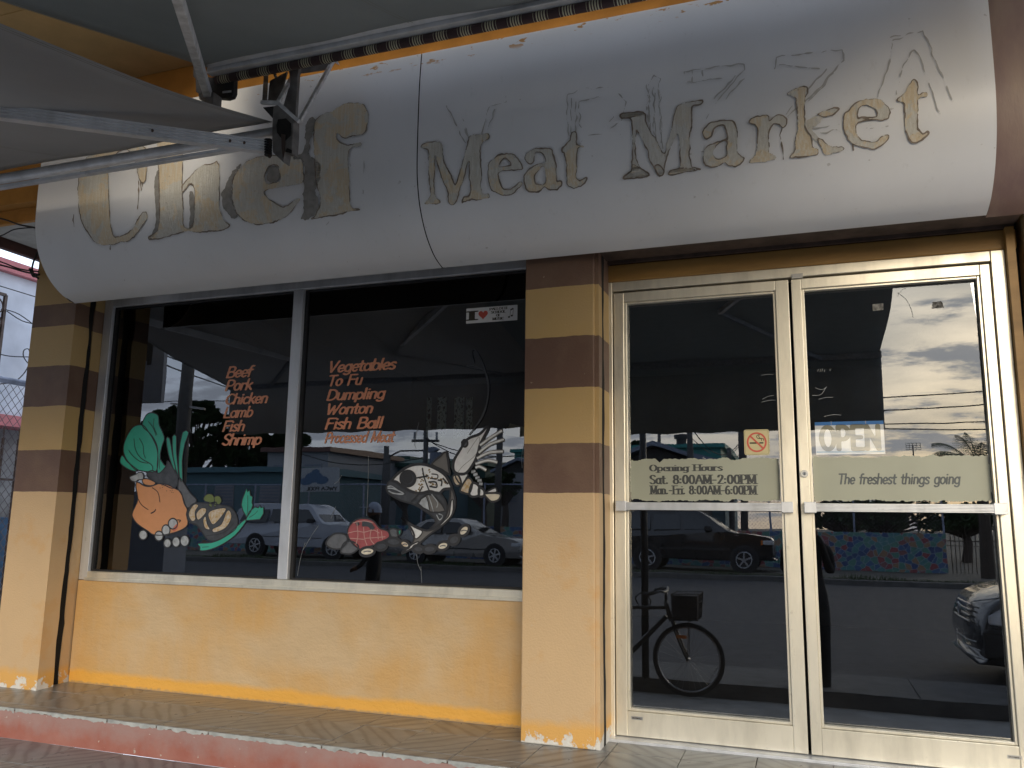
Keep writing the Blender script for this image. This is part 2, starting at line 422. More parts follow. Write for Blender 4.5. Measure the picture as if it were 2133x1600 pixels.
def m_bands(name, edges, dz=0.0):
    """painted brown / ochre bands (flat paint) by height, tan below the lowest band: faded paint plus lighting tone painted in"""
    b = NB(name); p = b.pos(); z = b.xyz(p)[2]
    zz = b.math('ADD', z, b.math('MULTIPLY', b.math('SUBTRACT', b.noise(p, 9, 5), .5), .014))
    br, oc, tan = (.145, .080, .053), (.52, .345, .135), (.62, .43, .235)
    zs = b.math('MULTIPLY', zz, .25)
    stops = [(0.0, tan)]
    cols = [br, oc]*4
    for i, e in enumerate(edges): stops.append((e*.25, cols[i]))
    c = b.ramp(zs, stops, 'CONSTANT')
    big = b.noise(p, 3.2, 6, .6); fine = b.noise(p, 45, 4)
    c = b.mix(b.math('MULTIPLY', b.ramp(big, [(.4, 0.0), (.7, 1.0)]), .22), c, (.46, .33, .21))
    low = b.ramp(z, [(.3, 1.0), (1.11, 1.0), (1.112, 0.0)])
    c = b.mix(b.math('MULTIPLY', low, b.math('MULTIPLY', b.ramp(b.noise(p, 5, 6, .65), [(.56, 0.0), (.70, 1.0)]), .55)), c, (.62, .34, .12))
    base = b.ramp(b.math('ADD', z, b.math('MULTIPLY', b.math('SUBTRACT', b.noise(p, 14, 4), .5), .06)), [(.075, 1.0), (.12, 0.0)])
    c = b.mix(base, c, (.72, .40, .11))
    pe = b.math('SUBTRACT', b.noise(p, 11, 8, .72), b.math('MULTIPLY', z, 1.9))
    peel = b.ramp(pe, [(.44, 0.0), (.46, 1.0)])
    c = b.mix(peel, c, b.mix(fine, (.62, .59, .54), (.80, .78, .72)))
    chips = b.ramp(b.noise(p, 30, 2, .5, .4), [(.775, 0.0), (.785, 1.0)])
    c = b.mix(b.math('MULTIPLY', chips, .5), c, (.55, .45, .33))
    b.bump(b.math('ADD', b.math('ADD', b.noise(p, 110, 5), b.math('MULTIPLY', big, 1.2)), b.math('MULTIPLY', peel, -1.4)), .35, .006)
    return b.set(Base_Color=c, Roughness=b.math('ADD', .40, b.math('MULTIPLY', big, .3)))
def m_alum(name='pale_aluminium', base=(.86, .81, .68), rough=.30, metal=.55):
    b = NB(name); p = b.pos()
    n = b.noise(b.mapping(p, (1, 1, .25)), 9, 6, .6); f = b.noise(b.mapping(p, (60, 60, 3)), 5, 4)
    c = b.mix(b.ramp(n, [(.42, 0.0), (.72, 1.0)]), base, tuple(v*.72 for v in base))
    c = b.mix(b.math('MULTIPLY', b.ramp(b.noise(p, 22, 6, .7), [(.62, 0.0), (.72, 1.0)]), .3), c, (.30, .25, .20))
    b.bump(f, .03, .002)
    return b.set(Base_Color=c, Roughness=b.math('ADD', rough-.08, b.math('MULTIPLY', n, .2)), Metallic=metal)
def m_glass(name, refl, tint):
    b = NB(name); t = b.t
    lw = b.n('ShaderNodeFresnel'); lw.inputs['IOR'].default_value = 1.5
    f = b.math('ADD', b.math('MULTIPLY', lw.outputs[0], .8), refl, clamp=True)
    g = b.n('ShaderNodeBsdfGlossy'); g.inputs['Roughness'].default_value = 0.0; g.inputs['Color'].default_value = (.93, .96, 1.0, 1)
    tr = b.n('ShaderNodeBsdfTransparent'); tr.inputs['Color'].default_value = (*tint, 1)
    wb = b.n('ShaderNodeBump'); wb.inputs['Strength'].default_value = 1.0; wb.inputs['Distance'].default_value = .00035
    b.put(wb.inputs['Height'], b.noise(b.mapping(b.pos(), (1.5, 1, 1)), 1.9, 2, .4)); t.links.new(wb.outputs[0], g.inputs['Normal'])
    mx = b.n('ShaderNodeMixShader'); t.links.new(f, mx.inputs[0]); t.links.new(tr.outputs[0], mx.inputs[1]); t.links.new(g.outputs[0], mx.inputs[2])
    # thin film of dust and smears
    p = b.pos(); d = b.n('ShaderNodeBsdfDiffuse'); d.inputs['Color'].default_value = (.5, .5, .5, 1)
    sm = b.math('ADD', b.math('MULTIPLY', b.ramp(b.noise(b.mapping(p, (3, 3, 1), rot=(0, .5, 0)), 3, 7, .7), [(.5, 0.0), (.8, 1.0)]), .008), .0006)
    mx2 = b.n('ShaderNodeMixShader'); t.links.new(sm, mx2.inputs[0]); t.links.new(mx.outputs[0], mx2.inputs[1]); t.links.new(d.outputs[0], mx2.inputs[2])
    t.links.new(mx2.outputs[0], b.o.inputs[0]); b.b.inputs['Base Color'].default_value = (0, 0, 0, 1)
    return b.m
def m_sign():
    b = NB('fascia_sheet'); p = b.pos(); z = b.xyz(p)[2]
    c = b.mix(b.ramp(b.noise(b.mapping(p, (1, 1, .5)), 1.6, 5), [(.35, 0.0), (.7, 1.0)]), (.74, .75, .77), (.67, .68, .69))
    sm = b.ramp(b.noise(b.mapping(p, (2, 2, 1), rot=(0, .35, 0)), 9, 8, .75), [(.60, 0.0), (.74, 1.0)])
    c = b.mix(b.math('MULTIPLY', sm, .22), c, (.33, .32, .29))
    fl = b.ramp(b.noise(p, 34, 3, .5), [(.735, 0.0), (.75, 1.0)])
    c = b.mix(b.math('MULTIPLY', fl, .35), c, (.22, .19, .15))
    rust = b.math('MULTIPLY', b.ramp(b.noise(b.mapping(p, (2.5, 1, 9)), 3, 5, .6), [(.60, 0.0), (.63, 1.0)]), b.ramp(z, [(3.19/4, 0.0), (3.215/4, 1.0)]))
    z4 = b.math('MULTIPLY', z, .25)
    rust = b.math('MULTIPLY', b.ramp(b.noise(b.mapping(p, (3, 1, 9)), 3, 5, .6), [(.60, 0.0), (.63, 1.0)]), b.ramp(z4, [(.796, 0.0), (.802, 1.0)]))
    c = b.mix(rust, c, (.50, .24, .04))
    b.bump(b.noise(p, 2.5, 2), .12, .02)
    return b.set(Base_Color=c, Roughness=b.math('ADD', .34, b.math('MULTIPLY', sm, .2)))
def m_tile():
    b = NB('veined_floor_tile'); o = b.co(); oi = b.n('ShaderNodeObjectInfo').outputs['Random']
    off = b.n('ShaderNodeCombineXYZ'); b.put(off.inputs[0], b.math('MULTIPLY', oi, 37.0)); b.put(off.inputs[1], b.math('MULTIPLY', oi, 91.0))
    va = b.n('ShaderNodeVectorMath', operation='ADD'); b.put(va.inputs[0], o); b.put(va.inputs[1], off.outputs[0])
    wv = b.n('ShaderNodeTexWave', wave_type='BANDS', bands_direction='X'); b.put(wv.inputs['Vector'], b.mapping(b.mapping(va.outputs[0], rot=(0, 0, .785)), (1, .22, 1)))
    wv.inputs['Scale'].default_value = 4.6; wv.inputs['Distortion'].default_value = 9; wv.inputs['Detail'].default_value = 3; wv.inputs['Detail Scale'].default_value = 1.2
    vein = b.ramp(wv.outputs[0], [(.05, 1.0), (.30, .35), (.7, 0.0)])
    n = b.noise(va.outputs[0], 7, 6)
    c = b.mix(b.ramp(n, [(.3, 0.0), (.7, 1.0)]), (.33, .33, .31), (.25, .255, .25))
    c = b.mix(b.math('MULTIPLY', vein, .60), c, (.105, .105, .10))
    c = b.mix(b.math('MULTIPLY', oi, .25), c, (.20, .175, .15))
    p = b.pos()
    c = b.mix(b.math('MULTIPLY', b.ramp(b.noise(p, 3, 7, .7), [(.5, 0.0), (.75, 1.0)]), .35), c, (.24, .19, .14))
    b.bump(n, .06, .003)
    return b.set(Base_Color=c, Roughness=b.math('ADD', .16, b.math('MULTIPLY', b.noise(p, 12, 6, .7), .32)))
def m_riser():
    b = NB('red_painted_riser'); p = b.pos(); z = b.xyz(p)[2]
    c = b.mix(b.ramp(b.noise(p, 6, 6, .6), [(.35, 0.0), (.65, 1.0)]), (.35, .12, .085), (.40, .18, .14))
    up = b.ramp(b.math('ADD', b.math('MULTIPLY', z, 4.0), b.math('ADD', .75, b.math('MULTIPLY', b.math('SUBTRACT', b.noise(p, 9, 6, .65), .5), .9))), [(.28, 0.0), (.62, 1.0)])
    c = b.mix(b.math('MULTIPLY', up, .7), c, (.36, .25, .23))
    chip = b.ramp(b.noise(p, 26, 4, .6), [(.68, 0.0), (.70, 1.0)])
    c = b.mix(chip, c, (.50, .44, .38))
    b.bump(b.math('SUBTRACT', b.noise(p, 30, 5), chip), .4, .006)
    return b.set(Base_Color=c, Roughness=.55)
M = {}
M['wall'] = m_wall()
M['bands'] = m_bands('banded_pillar_paint', [1.110, 1.358, 1.620, 1.870, 2.120, 2.372])
M['bands_far'] = m_bands('banded_far_pillar_paint', [1.115, 1.366, 1.630, 1.885, 2.138, 2.270])
M['alum'] = m_alum()
M['alum_grey'] = m_alum('grey_aluminium', (.70, .72, .75), .36, .40)
M['glass'] = m_glass('dark_window_glass', .105, (.42, .44, .46))
M['door_glass'] = m_glass('dark_door_glass', .135, (.92, .93, .94))
M['sign'] = m_sign()
M['tile'] = m_tile()
M['riser'] = m_riser()
M['nosing'] = simple('worn_cement_nosing', (.50, .52, .50), .5, var=.4, scale=18, bump=.3)
M['grout'] = simple('dark_grout', (.17, .14, .11), .9, bump=.3)
M['black'] = simple('black_shadow_gap', (.012, .011, .010), .9, bump=.2)
M['rubber'] = simple('black_rubber', (.02, .02, .022), .7)
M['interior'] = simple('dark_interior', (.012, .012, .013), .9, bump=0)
M['orange'] = simple('orange_wall_paint', (.50, .235, .045), .7, var=.3, scale=5, bump=.35)
M['lintel'] = simple('ochre_lintel_paint', (.33, .185, .05), .5, var=.35, scale=5, bump=.2, stretch=(.4, 1, 2))
M['cream'] = simple('cream_wall_paint', (.62, .44, .20), .7, var=.2, scale=4, bump=.3)
M['beige'] = simple('beige_soffit', (.42, .40, .36), .8, var=.2)
M['brown'] = simple('brown_fascia_paint', (.11, .045, .035), .5, var=.3)
M['rusty'] = simple('faded_brown_sheet', (.20, .13, .12), .5, var=.5, scale=4, bump=.2, col2=(.30, .22, .17), stretch=(2, 1, .6))
M['galv'] = simple('galvanised_steel', (.16, .18, .21), .5, .5, var=.5, scale=45, bump=.1, col2=(.30, .32, .35))
M['darksteel'] = simple('grimy_brown_steel', (.10, .068, .055), .6, .2, var=.5, scale=12)
M['cast'] = simple('dark_cast_bracket', (.22, .21, .20), .55, .3, var=.55, scale=14, bump=.3)
M['whiteframe'] = simple('dirty_white_steel_tube', (.66, .67, .68), .5, .0, var=.4, scale=22, bump=.2)
def m_canvas(name, c, tr):
    b = NB(name); p = b.pos(); n = b.noise(b.mapping(p, (1, .5, 1)), 2.0, 5, .6); wv = b.noise(p, 420, 2)
    cc = b.mix(b.ramp(n, [(.35, 0.0), (.7, 1.0)]), c, tuple(v*.75 for v in c))
    b.set(Base_Color=cc, Roughness=.95); b.bump(wv, .12, .003)
    t = b.n('ShaderNodeBsdfTranslucent'); t.inputs['Color'].default_value = (*tr, 1)
    a = b.n('ShaderNodeAddShader'); b.t.links.new(b.b.outputs[0], a.inputs[0]); b.t.links.new(t.outputs[0], a.inputs[1]); b.t.links.new(a.outputs[0], b.o.inputs[0])
    return b.m
M['canvas'] = m_canvas('grey_awning_canvas', (.16, .170, .168), (.095, .102, .102))
M['canvas2'] = m_canvas('brownish_grey_awning_canvas', (.22, .22, .222), (.17, .172, .175))
M['cable'] = simple('black_cable', (.012, .012, .013), .5, bump=0)
M['hardware'] = simple('brushed_lock_steel', (.55, .55, .55), .3, .9, var=.2, bump=0)

# ------------------------------------------------------------------ shop building
shop = empty('shop_building', 'ochre painted shopfront building with brown banded pillar between window and doors', 'building')
MB().box(-4.205, -1.30, -.04, .18, 0, .597).build('window_wall', M['wall'], shop)
MB().box(-1.255, -.905, -.28, .18, 0, 2.95).build('center_pillar', M['bands'], shop, bevel=.006)
# jagged expansion joint on the left: strip of the shop wall with a broken edge, black block behind it painting the gap's shade
def jag_strip(y_in, y_out, amp, seed, flip):
    zs = np.linspace(0, 3.0, 70); pts = []
    for i, z in enumerate(zs):
        e = y_out + amp*float(vnoise(np.array([z]), np.array([0.0]), .16, seed)[0]) + amp*.6*float(vnoise(np.array([z]), np.array([3.0]), .05, seed)[0])
        pts.append((e, z))
    return [(y_in, 0.0)]+pts+[(y_in, 3.0)]
MB().prism(jag_strip(.02, -.116, .012, 5, 0), lambda u, v: (-4.178-.25*(u+.28)*.6, u, v), lambda u, v: (-4.40, u, v)).build('side_return', M['bands_far'], shop)
pil = MB().prism(jag_strip(-.30, -.182, .012, 9, 1), lambda u, v: (-4.163-.08*(u+.28), u, v), lambda u, v: (-4.508, u, v))
lp = pil.build('striped_pillar', M['bands_far'], None)
tag(lp, 'brown and ochre striped pillar left of the shop window, with a black crack beside it', 'pillar')
MB().box(-4.50, -4.208, -.215, -.10, 0, 3.0).build('joint_shade_block', M['black'], shop)  # solid black filler, puts the shade of the open joint into colour
# wall above, lintel, added unseen sky-blocking slabs and dark room behind the glass
zb = pt(145, 60, 3.62)[2]
MB().box(-9.0, 3.2, -.38, .2, 2.95, zb).build('upper_wall', M['orange'], shop)
MB().box(-9.0, 3.2, -.385, .2, zb+.002, zb+1.6).build('upper_band', M['cream'], shop)
MB().box(-9.0, 3.2, -.392, -.3851, zb+.22, zb+.235).build('band_moulding', M['brown'], shop)
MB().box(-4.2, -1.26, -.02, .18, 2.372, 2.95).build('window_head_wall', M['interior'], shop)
MB().box(-.935, .93, -.055, .12, 2.196, 2.285).build('door_lintel', M['lintel'], shop, bevel=.006)
MB().box(-.93, .92, .0, .18, 2.285, 2.95).build('door_head_wall', M['black'], shop)
MB().box(-.9045, -.885, -.27, -.02, 0, 2.95).build('door_return', M['bands'], shop)
jg = MB().prism([(-.205, 0), (-.168, 0)]+[(-.168+.007*math.sin(9*z)+.004*math.sin(31*z), z) for z in np.linspace(0.02, 2.9, 60)]+[(-.205+.006*math.sin(7*z+1), z) for z in np.linspace(2.9, .02, 60)], lambda u, v: (-.9046, u, v), lambda u, v: (-.8838, u, v)).build('gap_shade_strip', M['black'], shop)  # raised black strip painting the shade of a gap
MB().box(.882, .915, -.09, .12, 0, 2.285).build('door_reveal', M['lintel'], shop)
MB().box(.95, 3.0, -.14, .18, 0, 3.0).build('right_wall', M['wall'], shop)
MB().box(.915, .95, .02, .18, 0, 3.0).build('right_joint', M['black'], shop)
MB().box(-9.0, 3.2, -1.115, -.3851, 3.66, 3.90).build('sky_block_slab', M['cream'], shop)  # unseen slab added to keep sky light off the sign from above
MB().box(-9.0, -2.62, -2.5, -1.1155, 3.665, 3.89).build('sky_block_slab', M['cream'], shop)  # left extension, added out of view for the same shading
MB().box(-9.0, -2.62, -2.52, -2.5, 2.95, 3.89).build('sky_block_board', M['cream'], shop)  # unseen drop board added to cut low light at the sign's left
MB().box(.72, 3.2, -2.5, -1.1155, 3.665, 3.89).build('sky_block_slab', M['cream'], shop)  # right extension of the added light-blocking slab, out of view
MB().box(.72, 3.2, -2.52, -2.5, 3.08, 3.89).build('sky_block_board', M['cream'], shop)  # unseen drop board added to dim the sign's right end
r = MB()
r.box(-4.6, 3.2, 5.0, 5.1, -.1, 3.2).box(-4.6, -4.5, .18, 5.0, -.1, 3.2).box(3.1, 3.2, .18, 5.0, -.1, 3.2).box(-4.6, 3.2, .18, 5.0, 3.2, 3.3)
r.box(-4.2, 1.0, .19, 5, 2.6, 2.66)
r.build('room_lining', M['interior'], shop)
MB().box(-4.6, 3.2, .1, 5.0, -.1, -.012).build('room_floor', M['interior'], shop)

# window: aluminium frame, two panes
win = empty('shop_window', 'wide two-pane shop window in pale aluminium frame over the ochre wall', 'window')
fy0, fy1 = -.035, .03
MB().box(-4.212, -4.145, fy0, fy1, .60, 2.372).build('jamb', M['alum_grey'], win, bevel=.003)
MB().box(-1.295, -1.257, fy0+.02, fy1, .653, 2.317).build('jamb', M['alum_grey'], win, bevel=.003)
MB().box(-4.144, -1.2565, fy0, fy1, 2.318, 2.372).build('head', M['alum_grey'], win, bevel=.003)
MB().box(-4.144, -1.2565, fy0-.004, fy1, .60, .652).build('sill', M['alum'], win, bevel=.003)
MB().box(-4.144, -1.2565, fy0-.022, fy0-.0045, .598, .616).build('sill_drip', M['alum'], win, bevel=.002)
MB().box(-2.778, -2.712, fy0-.002, fy1, .653, 2.317).build('mullion', M['alum_grey'], win, bevel=.003)
bd = MB()
for x0, x1 in ((-4.144, -2.779), (-2.711, -1.296)):
    bd.box(x0, x0+.018, -.014, .02, .653, 2.317).box(x1-.012, x1, -.014, .02, .653, 2.317).box(x0+.018, x1-.012, -.014, .02, .653, .662).box(x0+.018, x1-.012, -.014, .02, 2.305, 2.317)
bd.build('gasket', M['rubber'], win)
for x0, x1 in ((-4.126, -2.79), (-2.693, -1.304)):
    g = MB().face([(x0, 0, .66), (x1, 0, .66), (x1, 0, 2.306), (x0, 0, 2.306)]).build('glass_pane', M['glass'], win)

# doors
dfr = empty('door_frame', 'pale aluminium frame round the double doors', 'door frame')
MB().box(-.918, -.867, -.05, .04, 0, 2.196).build('jamb', M['alum'], dfr, bevel=.003)
MB().box(.826, .881, -.05, .04, 0, 2.196).build('jamb', M['alum'], dfr, bevel=.003)
MB().box(-.866, .825, -.05, .04, 2.148, 2.1955).build('head', M['alum'], dfr, bevel=.003)
MB().box(-.90, .86, -.11, .04, -.004, .012).build('threshold', M['alum_grey'], dfr, bevel=.003)
MB().box(-.004, .046, -.060, -.0505, 2.138, 2.160).build('header_catch', M['hardware'], dfr)
MB().box(-.86, .82, .012, .03, .012, 2.147).build('stop', M['rubber'], dfr) if False else None
def door(name_label, x0, x1, gx0, gx1, lock):
    d = empty('glass_door', name_label, 'door')
    y0, y1 = -.047, -.004
    MB().box(x0, gx0-.012, y0, y1, .016, 2.138).build('stile', M['alum'], d, bevel=.003)
    MB().box(gx1+.012, x1, y0, y1, .016, 2.138).build('stile', M['alum'], d, bevel=.003)
    MB().box(gx0-.0118, gx1+.0118, y0+.001, y1, 2.090, 2.138).build('top_rail', M['alum'], d, bevel=.002)
    MB().box(gx0-.0118, gx1+.0118, y0+.001, y1, .016, .126).build('bottom_rail', M['alum'], d, bevel=.002)
    gb = MB()
    gb.box(gx0-.0115, gx0, y0+.012, y1, .127, 2.089).box(gx1, gx1+.0115, y0+.012, y1, .127, 2.089)
    gb.box(gx0, gx1, y0+.012, y1, 2.079, 2.089).box(gx0, gx1, y0+.012, y1, .127, .139)
    gb.build('glazing_bead', M['alum'], d, bevel=.002)
    MB().face([(gx0, 0, .139), (gx1, 0, .139), (gx1, 0, 2.079), (gx0, 0, 2.079)]).build('glass', M['door_glass'], d)
    # horizontal push bar with ridged face, standing off on two blocks
    pb = MB(); bx0, bx1 = x0+.015, x1-.02
    prof = [(-.096, 1.052)]
    for k in range(6):
        z = 1.052+.036*k/6; prof += [(-.1015, z+.0012), (-.1015, z+.0044), (-.098, z+.0052)]
    prof += [(-.096, 1.088), (-.083, 1.088), (-.083, 1.052)]
    pb.prism(prof, lambda u, v: (bx0, u, v), lambda u, v: (bx1, u, v)); b_ = pb.build('push_bar', M['alum_grey'], d)
    e = MB()
    for bx in (bx0, bx1-.05): MB().box(bx, bx+.05, -.103, -.0475, 1.046, 1.094).build('bar_bracket', M['alum_grey'], b_, bevel=.002)
    if lock:
        l = MB().tube([(lock, -.062, 1.222), (lock, -.047, 1.222)], .0165, 24).build('lock_cylinder', M['hardware'], d, bevel=.001)
        MB().tube([(lock, -.064, 1.222), (lock, -.062, 1.222)], .0085, 16).build('lock_core', M['galv'], l)
        MB().box(lock-.0012, lock+.0012, -.0652, -.0645, 1.214, 1.226).build('keyhole', M['black'], l)
    return d
door('left glass door with the opening hours strip behind its push bar', -.862, -.020, -.797, -.092, None)
door('right glass door with the round lock and the open sign', -.008, .820, .049, .768, .014)

# shutter gear over the doors
sh = empty('roller_shutter', 'dark galvanised roller shutter housing above the doors, half hidden by the fascia', 'shutter')
MB().box(-.90, .90, -.26, -.08, 2.315, 2.50).build('housing', M['galv'], sh, bevel=.01)
MB().box(-.90, .92, -.245, -.10, 2.293, 2.314).build('bottom_bar', M['darksteel'], sh, bevel=.004)
MB().box(-.90, .92, -.075, -.056, 2.286, 2.36).build('back_angle', M['darksteel'], sh)
for x in (-.70, -.02, .66): MB().box(x, x+.022, -.2615, -.2605+.0, 2.292, 2.36).build('strap', M['darksteel'], sh)
for x in (-.83, .80):
    k = MB().tube([(x-.03, -.25, 2.302), (x+.05, -.25, 2.302)], .008, 10).tube([(x-.03, -.25, 2.302), (x-.02, -.25, 2.302)], .018, 12).tube([(x+.04, -.25, 2.302), (x+.05, -.25, 2.302)], .018, 12)
    k.build('bolt', M['darksteel'], sh)
MB().box(.84, .925, -.27, -.245, 2.288, 2.322).build('end_plate', M['darksteel'], sh, bevel=.002)

# ------------------------------------------------------------------ floors (tiles are parts of the floors)
porch = tag(MB().box(-6.0, 2.2, -.655, .10, -.14, -.009).build('porch_floor', M['grout']), kind='structure')
low = tag(MB().box(-6.0, 2.2, -1.28, -.655, -.60, -.159).build('lower_floor', M['grout']), kind='structure')
def tile_mesh(w_, d_):
    mb = MB().box(-w_/2, w_/2, -d_/2, d_/2, -.009, 0)
    o = mb.build('tile', M['tile'], None, bevel=.0012); return o
first = {}
def tiles(parent, xs0, nx, rows, z, tag_='tile'):
    for ri, (y0, y1) in enumerate(rows):
        for i in range(nx):
            x0 = xs0+.305*i; key = round(y1-y0, 3)
            if key not in first:
                o = tile_mesh(.302, y1-y0-.003); first[key] = o
            else:
                o = first[key].copy(); C.objects.link(o)
            o.parent = parent
            o.location = (x0+.1525+random.uniform(-.0006, .0006), (y0+y1)/2, z+random.uniform(-.0009, .0006))
            o.rotation_euler = (0, 0, math.pi*random.choice((0, 1)) if abs(key-.305) > .01 else math.pi/2*random.randrange(4))
tiles(porch, -5.719, 22, [(-.655, -.577), (-.577, -.272), (-.272, .033)], 0)
tiles(low, -5.60, 21, [(-.96, -.655), (-1.265, -.96)], -.150)
ri = MB(); xs = np.linspace(-6.0, 2.2, 200)
for a, b_ in zip(xs[:-1], xs[1:]):
    ri.face([(a, -.6585, -.149), (b_, -.6585, -.149), (b_, -.6585, -.014), (a, -.6585, -.014)])
tag(ri.build('step_riser', M['riser'], None, weld=True), kind='structure')
# rounded worn nosing, broken here and there
no = MB()
X_, Z_ = np.meshgrid(np.arange(-6.0, 2.2, .004), np.arange(-.034, .004, .002))
F = np.maximum(Z_+.0005, -(Z_+.016+.016*vnoise(X_, Z_, .05, 2)+.012*vnoise(X_, Z_, .014, 4)))
F = np.where((np.abs(((X_+5.719) % .305)) < .0035), 1.0, F)
field(no, F, X_[0], Z_[:, 0], lambda u, v: (u, -.6605, v))
tag(no.build('step_nosing', M['nosing'], None, weld=True), kind='structure')

# ------------------------------------------------------------------ fascia sign box
PROF = [(-.66, 3.262), (-.672, 3.10), (-.674, 2.90), (-.672, 2.75), (-.668, 2.66), (-.658, 2.59), (-.636, 2.51), (-.602, 2.44), (-.555, 2.375), (-.50, 2.325), (-.435, 2.285), (-.36, 2.262), (-.34, 2.260)]
PROFS = smoothpoly(PROF, 3, False)
_z = np.array([p[1] for p in PROFS])[::-1]; _y = np.array([p[0] for p in PROFS])[::-1]
def sy(z): return float(np.interp(z, _z, _y))
sign = empty('fascia_sign', 'long white curved shop sign with scraped-off Chef Meat Market lettering', 'sign')
XL, XS, XR = -4.125, -1.680, .762
def shell(x0, x1, mat, inset=0.0, end=True):
    mb = MB(); n = len(PROFS)
    for x in (x0, x1):
        mb.v += [(x, p[0]+inset, p[1]) for p in PROFS]
    for i in range(n-1): mb.f.append((i, n+i, n+i+1, i+1))
    return mb
for a, b_ in ((XL, XS-.003), (XS+.003, XR)):
    o = shell(a, b_, None).build('fascia_panel', M['sign'], sign, smooth=True)
MB().box(XL+.002, XR, -.655, -.385, 3.24, 3.256).build('top_cover', M['darksteel'], sign)
shell(XS-.01, XS+.01, None, .006).build('seam_backing', M['black'], sign, smooth=True)
for x0 in (XL+.003, ):
    poly = [(p[0]+.006, p[1]) for p in PROFS]+[(-.385, 2.262), (-.385, 3.24)]
    MB().prism(poly, lambda u, v: (x0, u, v), lambda u, v: (x0+.004, u, v)).build('end_cap', M['darksteel'], sign)
o = shell(XR+.004, 1.9, None, .03).build('fascia_return', M['rusty'], sign, smooth=True)

# scraped letter residue -------------------------------------------------
def m_residue(name, base, tan, pale, thr=(.45, .55)):
    b = NB(name); p = b.pos()
    n = b.noise(p, 8, 5, .55, .6); st = b.noise(b.mapping(p, (40, 40, 2.5)), 3, 5, .6); fi = b.noise(p, 60, 5, .7)
    c = b.mix(b.ramp(b.math('ADD', b.math('MULTIPLY', n, .8), b.math('MULTIPLY', fi, .2)), [(thr[0], 0.0), (thr[0]+.03, 1.0)]), base, tan)
    c = b.mix(b.math('MULTIPLY', b.ramp(st, [(.45, 0.0), (.62, 1.0)]), .55), c, pale)
    c = b.mix(b.math('MULTIPLY', b.ramp(fi, [(.62, 0.0), (.70, 1.0)]), .35), c, (.10, .07, .05))
    b.bump(b.math('ADD', fi, st), .4, .005)
    return b.set(Base_Color=c, Roughness=.8)
M['res'] = m_residue('glue_residue', (.52, .50, .44), (.59, .49, .34), (.62, .62, .58), (.47, .6))
M['res_pale'] = m_residue('pale_scraped_glue', (.50, .49, .45), (.52, .48, .40), (.58, .58, .56), (.55, .6))
M['res_edge'] = simple('dark_glue_edge', (.27, .22, .175), .8, var=.5, scale=30)
M['res_grey'] = simple('grey_glue_smear', (.29, .28, .26), .8, var=.3, scale=30, bump=.4)
def zoomf(x0, y0, s): return lambda u, v: (x0+u/s, y0+v/s)
def sign_uv(px):
    p = pt(px[0], px[1], 3.33)
    for _ in range(4): p = pt(px[0], px[1], 4+sy(p[2]))
    return (p[0], p[2])
def residue(zf, polys, holes=(), seed=0, amp=.006, mat='res', edge=True, parent=sign, name='letter_residue', cuts=()):
    P = [[sign_uv(zf(*q)) for q in smoothpoly(pl, 3)] for pl in polys]
    Hs = [[sign_uv(zf(*q)) for q in smoothpoly(pl, 3)] for pl in holes]
    al = [q for pl in P for q in pl]
    x0 = min(q[0] for q in al)-.02; x1 = max(q[0] for q in al)+.02; z0 = min(q[1] for q in al)-.02; z1 = max(q[1] for q in al)+.02
    xs = np.arange(x0, x1, .0035); zs = np.arange(z0, z1, .0035); X, Z = np.meshgrid(xs, zs)
    F = np.full(X.shape, 1e9)
    for pl in P: F = np.minimum(F, sd_poly(X, Z, pl))
    for pl in Hs: F = np.maximum(F, -sd_poly(X, Z, pl))
    F = F + amp*(vnoise(X, Z, .03, seed)+.7*vnoise(X, Z, .011, seed+1))
    o = field(MB(), F, xs, zs, lambda u, v: (u, sy(v)-.0052, v)).build(name, M[mat], parent)
    if edge:
        E_ = np.abs(F)-.0012-.0035*(vnoise(X, Z, .05, seed+5)+.25)
        field(MB(), E_, xs, zs, lambda u, v: (u, sy(v)-.0062, v)).build('residue_edge', M['res_edge'], o)
    return o
z1f, z2f, z3f, z4f, z5f = zoomf(140, 200, 5), zoomf(480, 180, 5), zoomf(860, 250, 5.613), zoomf(1270, 180, 6.881), zoomf(1540, 140, 5.079)
residue(z1f, [[(450, 500), (300, 560), (170, 720), (120, 950), (135, 1180), (170, 1330), (260, 1480), (340, 1545), (430, 1555), (560, 1530), (680, 1490), (760, 1400), (835, 1290), (838, 1225), (800, 1215), (740, 1290), (690, 1390), (600, 1450), (520, 1480), (480, 1440), (450, 1250), (440, 1000), (440, 750), (500, 620), (620, 560), (700, 640), (740, 770), (765, 880), (820, 880), (825, 560), (640, 480)]], seed=11)
residue(z1f, [[(960, 400), (1190, 380), (1205, 900), (1212, 1180), (1225, 1370), (1280, 1400), (1000, 1480), (870, 1500), (860, 1470), (950, 1400), (970, 1250), (965, 1000), (960, 780)],
              [(1205, 940), (1300, 830), (1400, 740), (1500, 715), (1585, 720), (1590, 1100), (1600, 1200), (1640, 1300), (1700, 1350), (1640, 1395), (1400, 1420), (1260, 1400), (1320, 1320), (1335, 1100), (1330, 960), (1280, 920), (1215, 1010)]], seed=13)
residue(z1f, [[(930, 830), (965, 800), (975, 1250), (950, 1400), (880, 1470), (930, 1300), (915, 950)], [(1280, 1000), (1335, 1060), (1330, 1330), (1270, 1400), (1290, 1250)]], seed=15, mat='res_grey', edge=False, name='glue_smear')
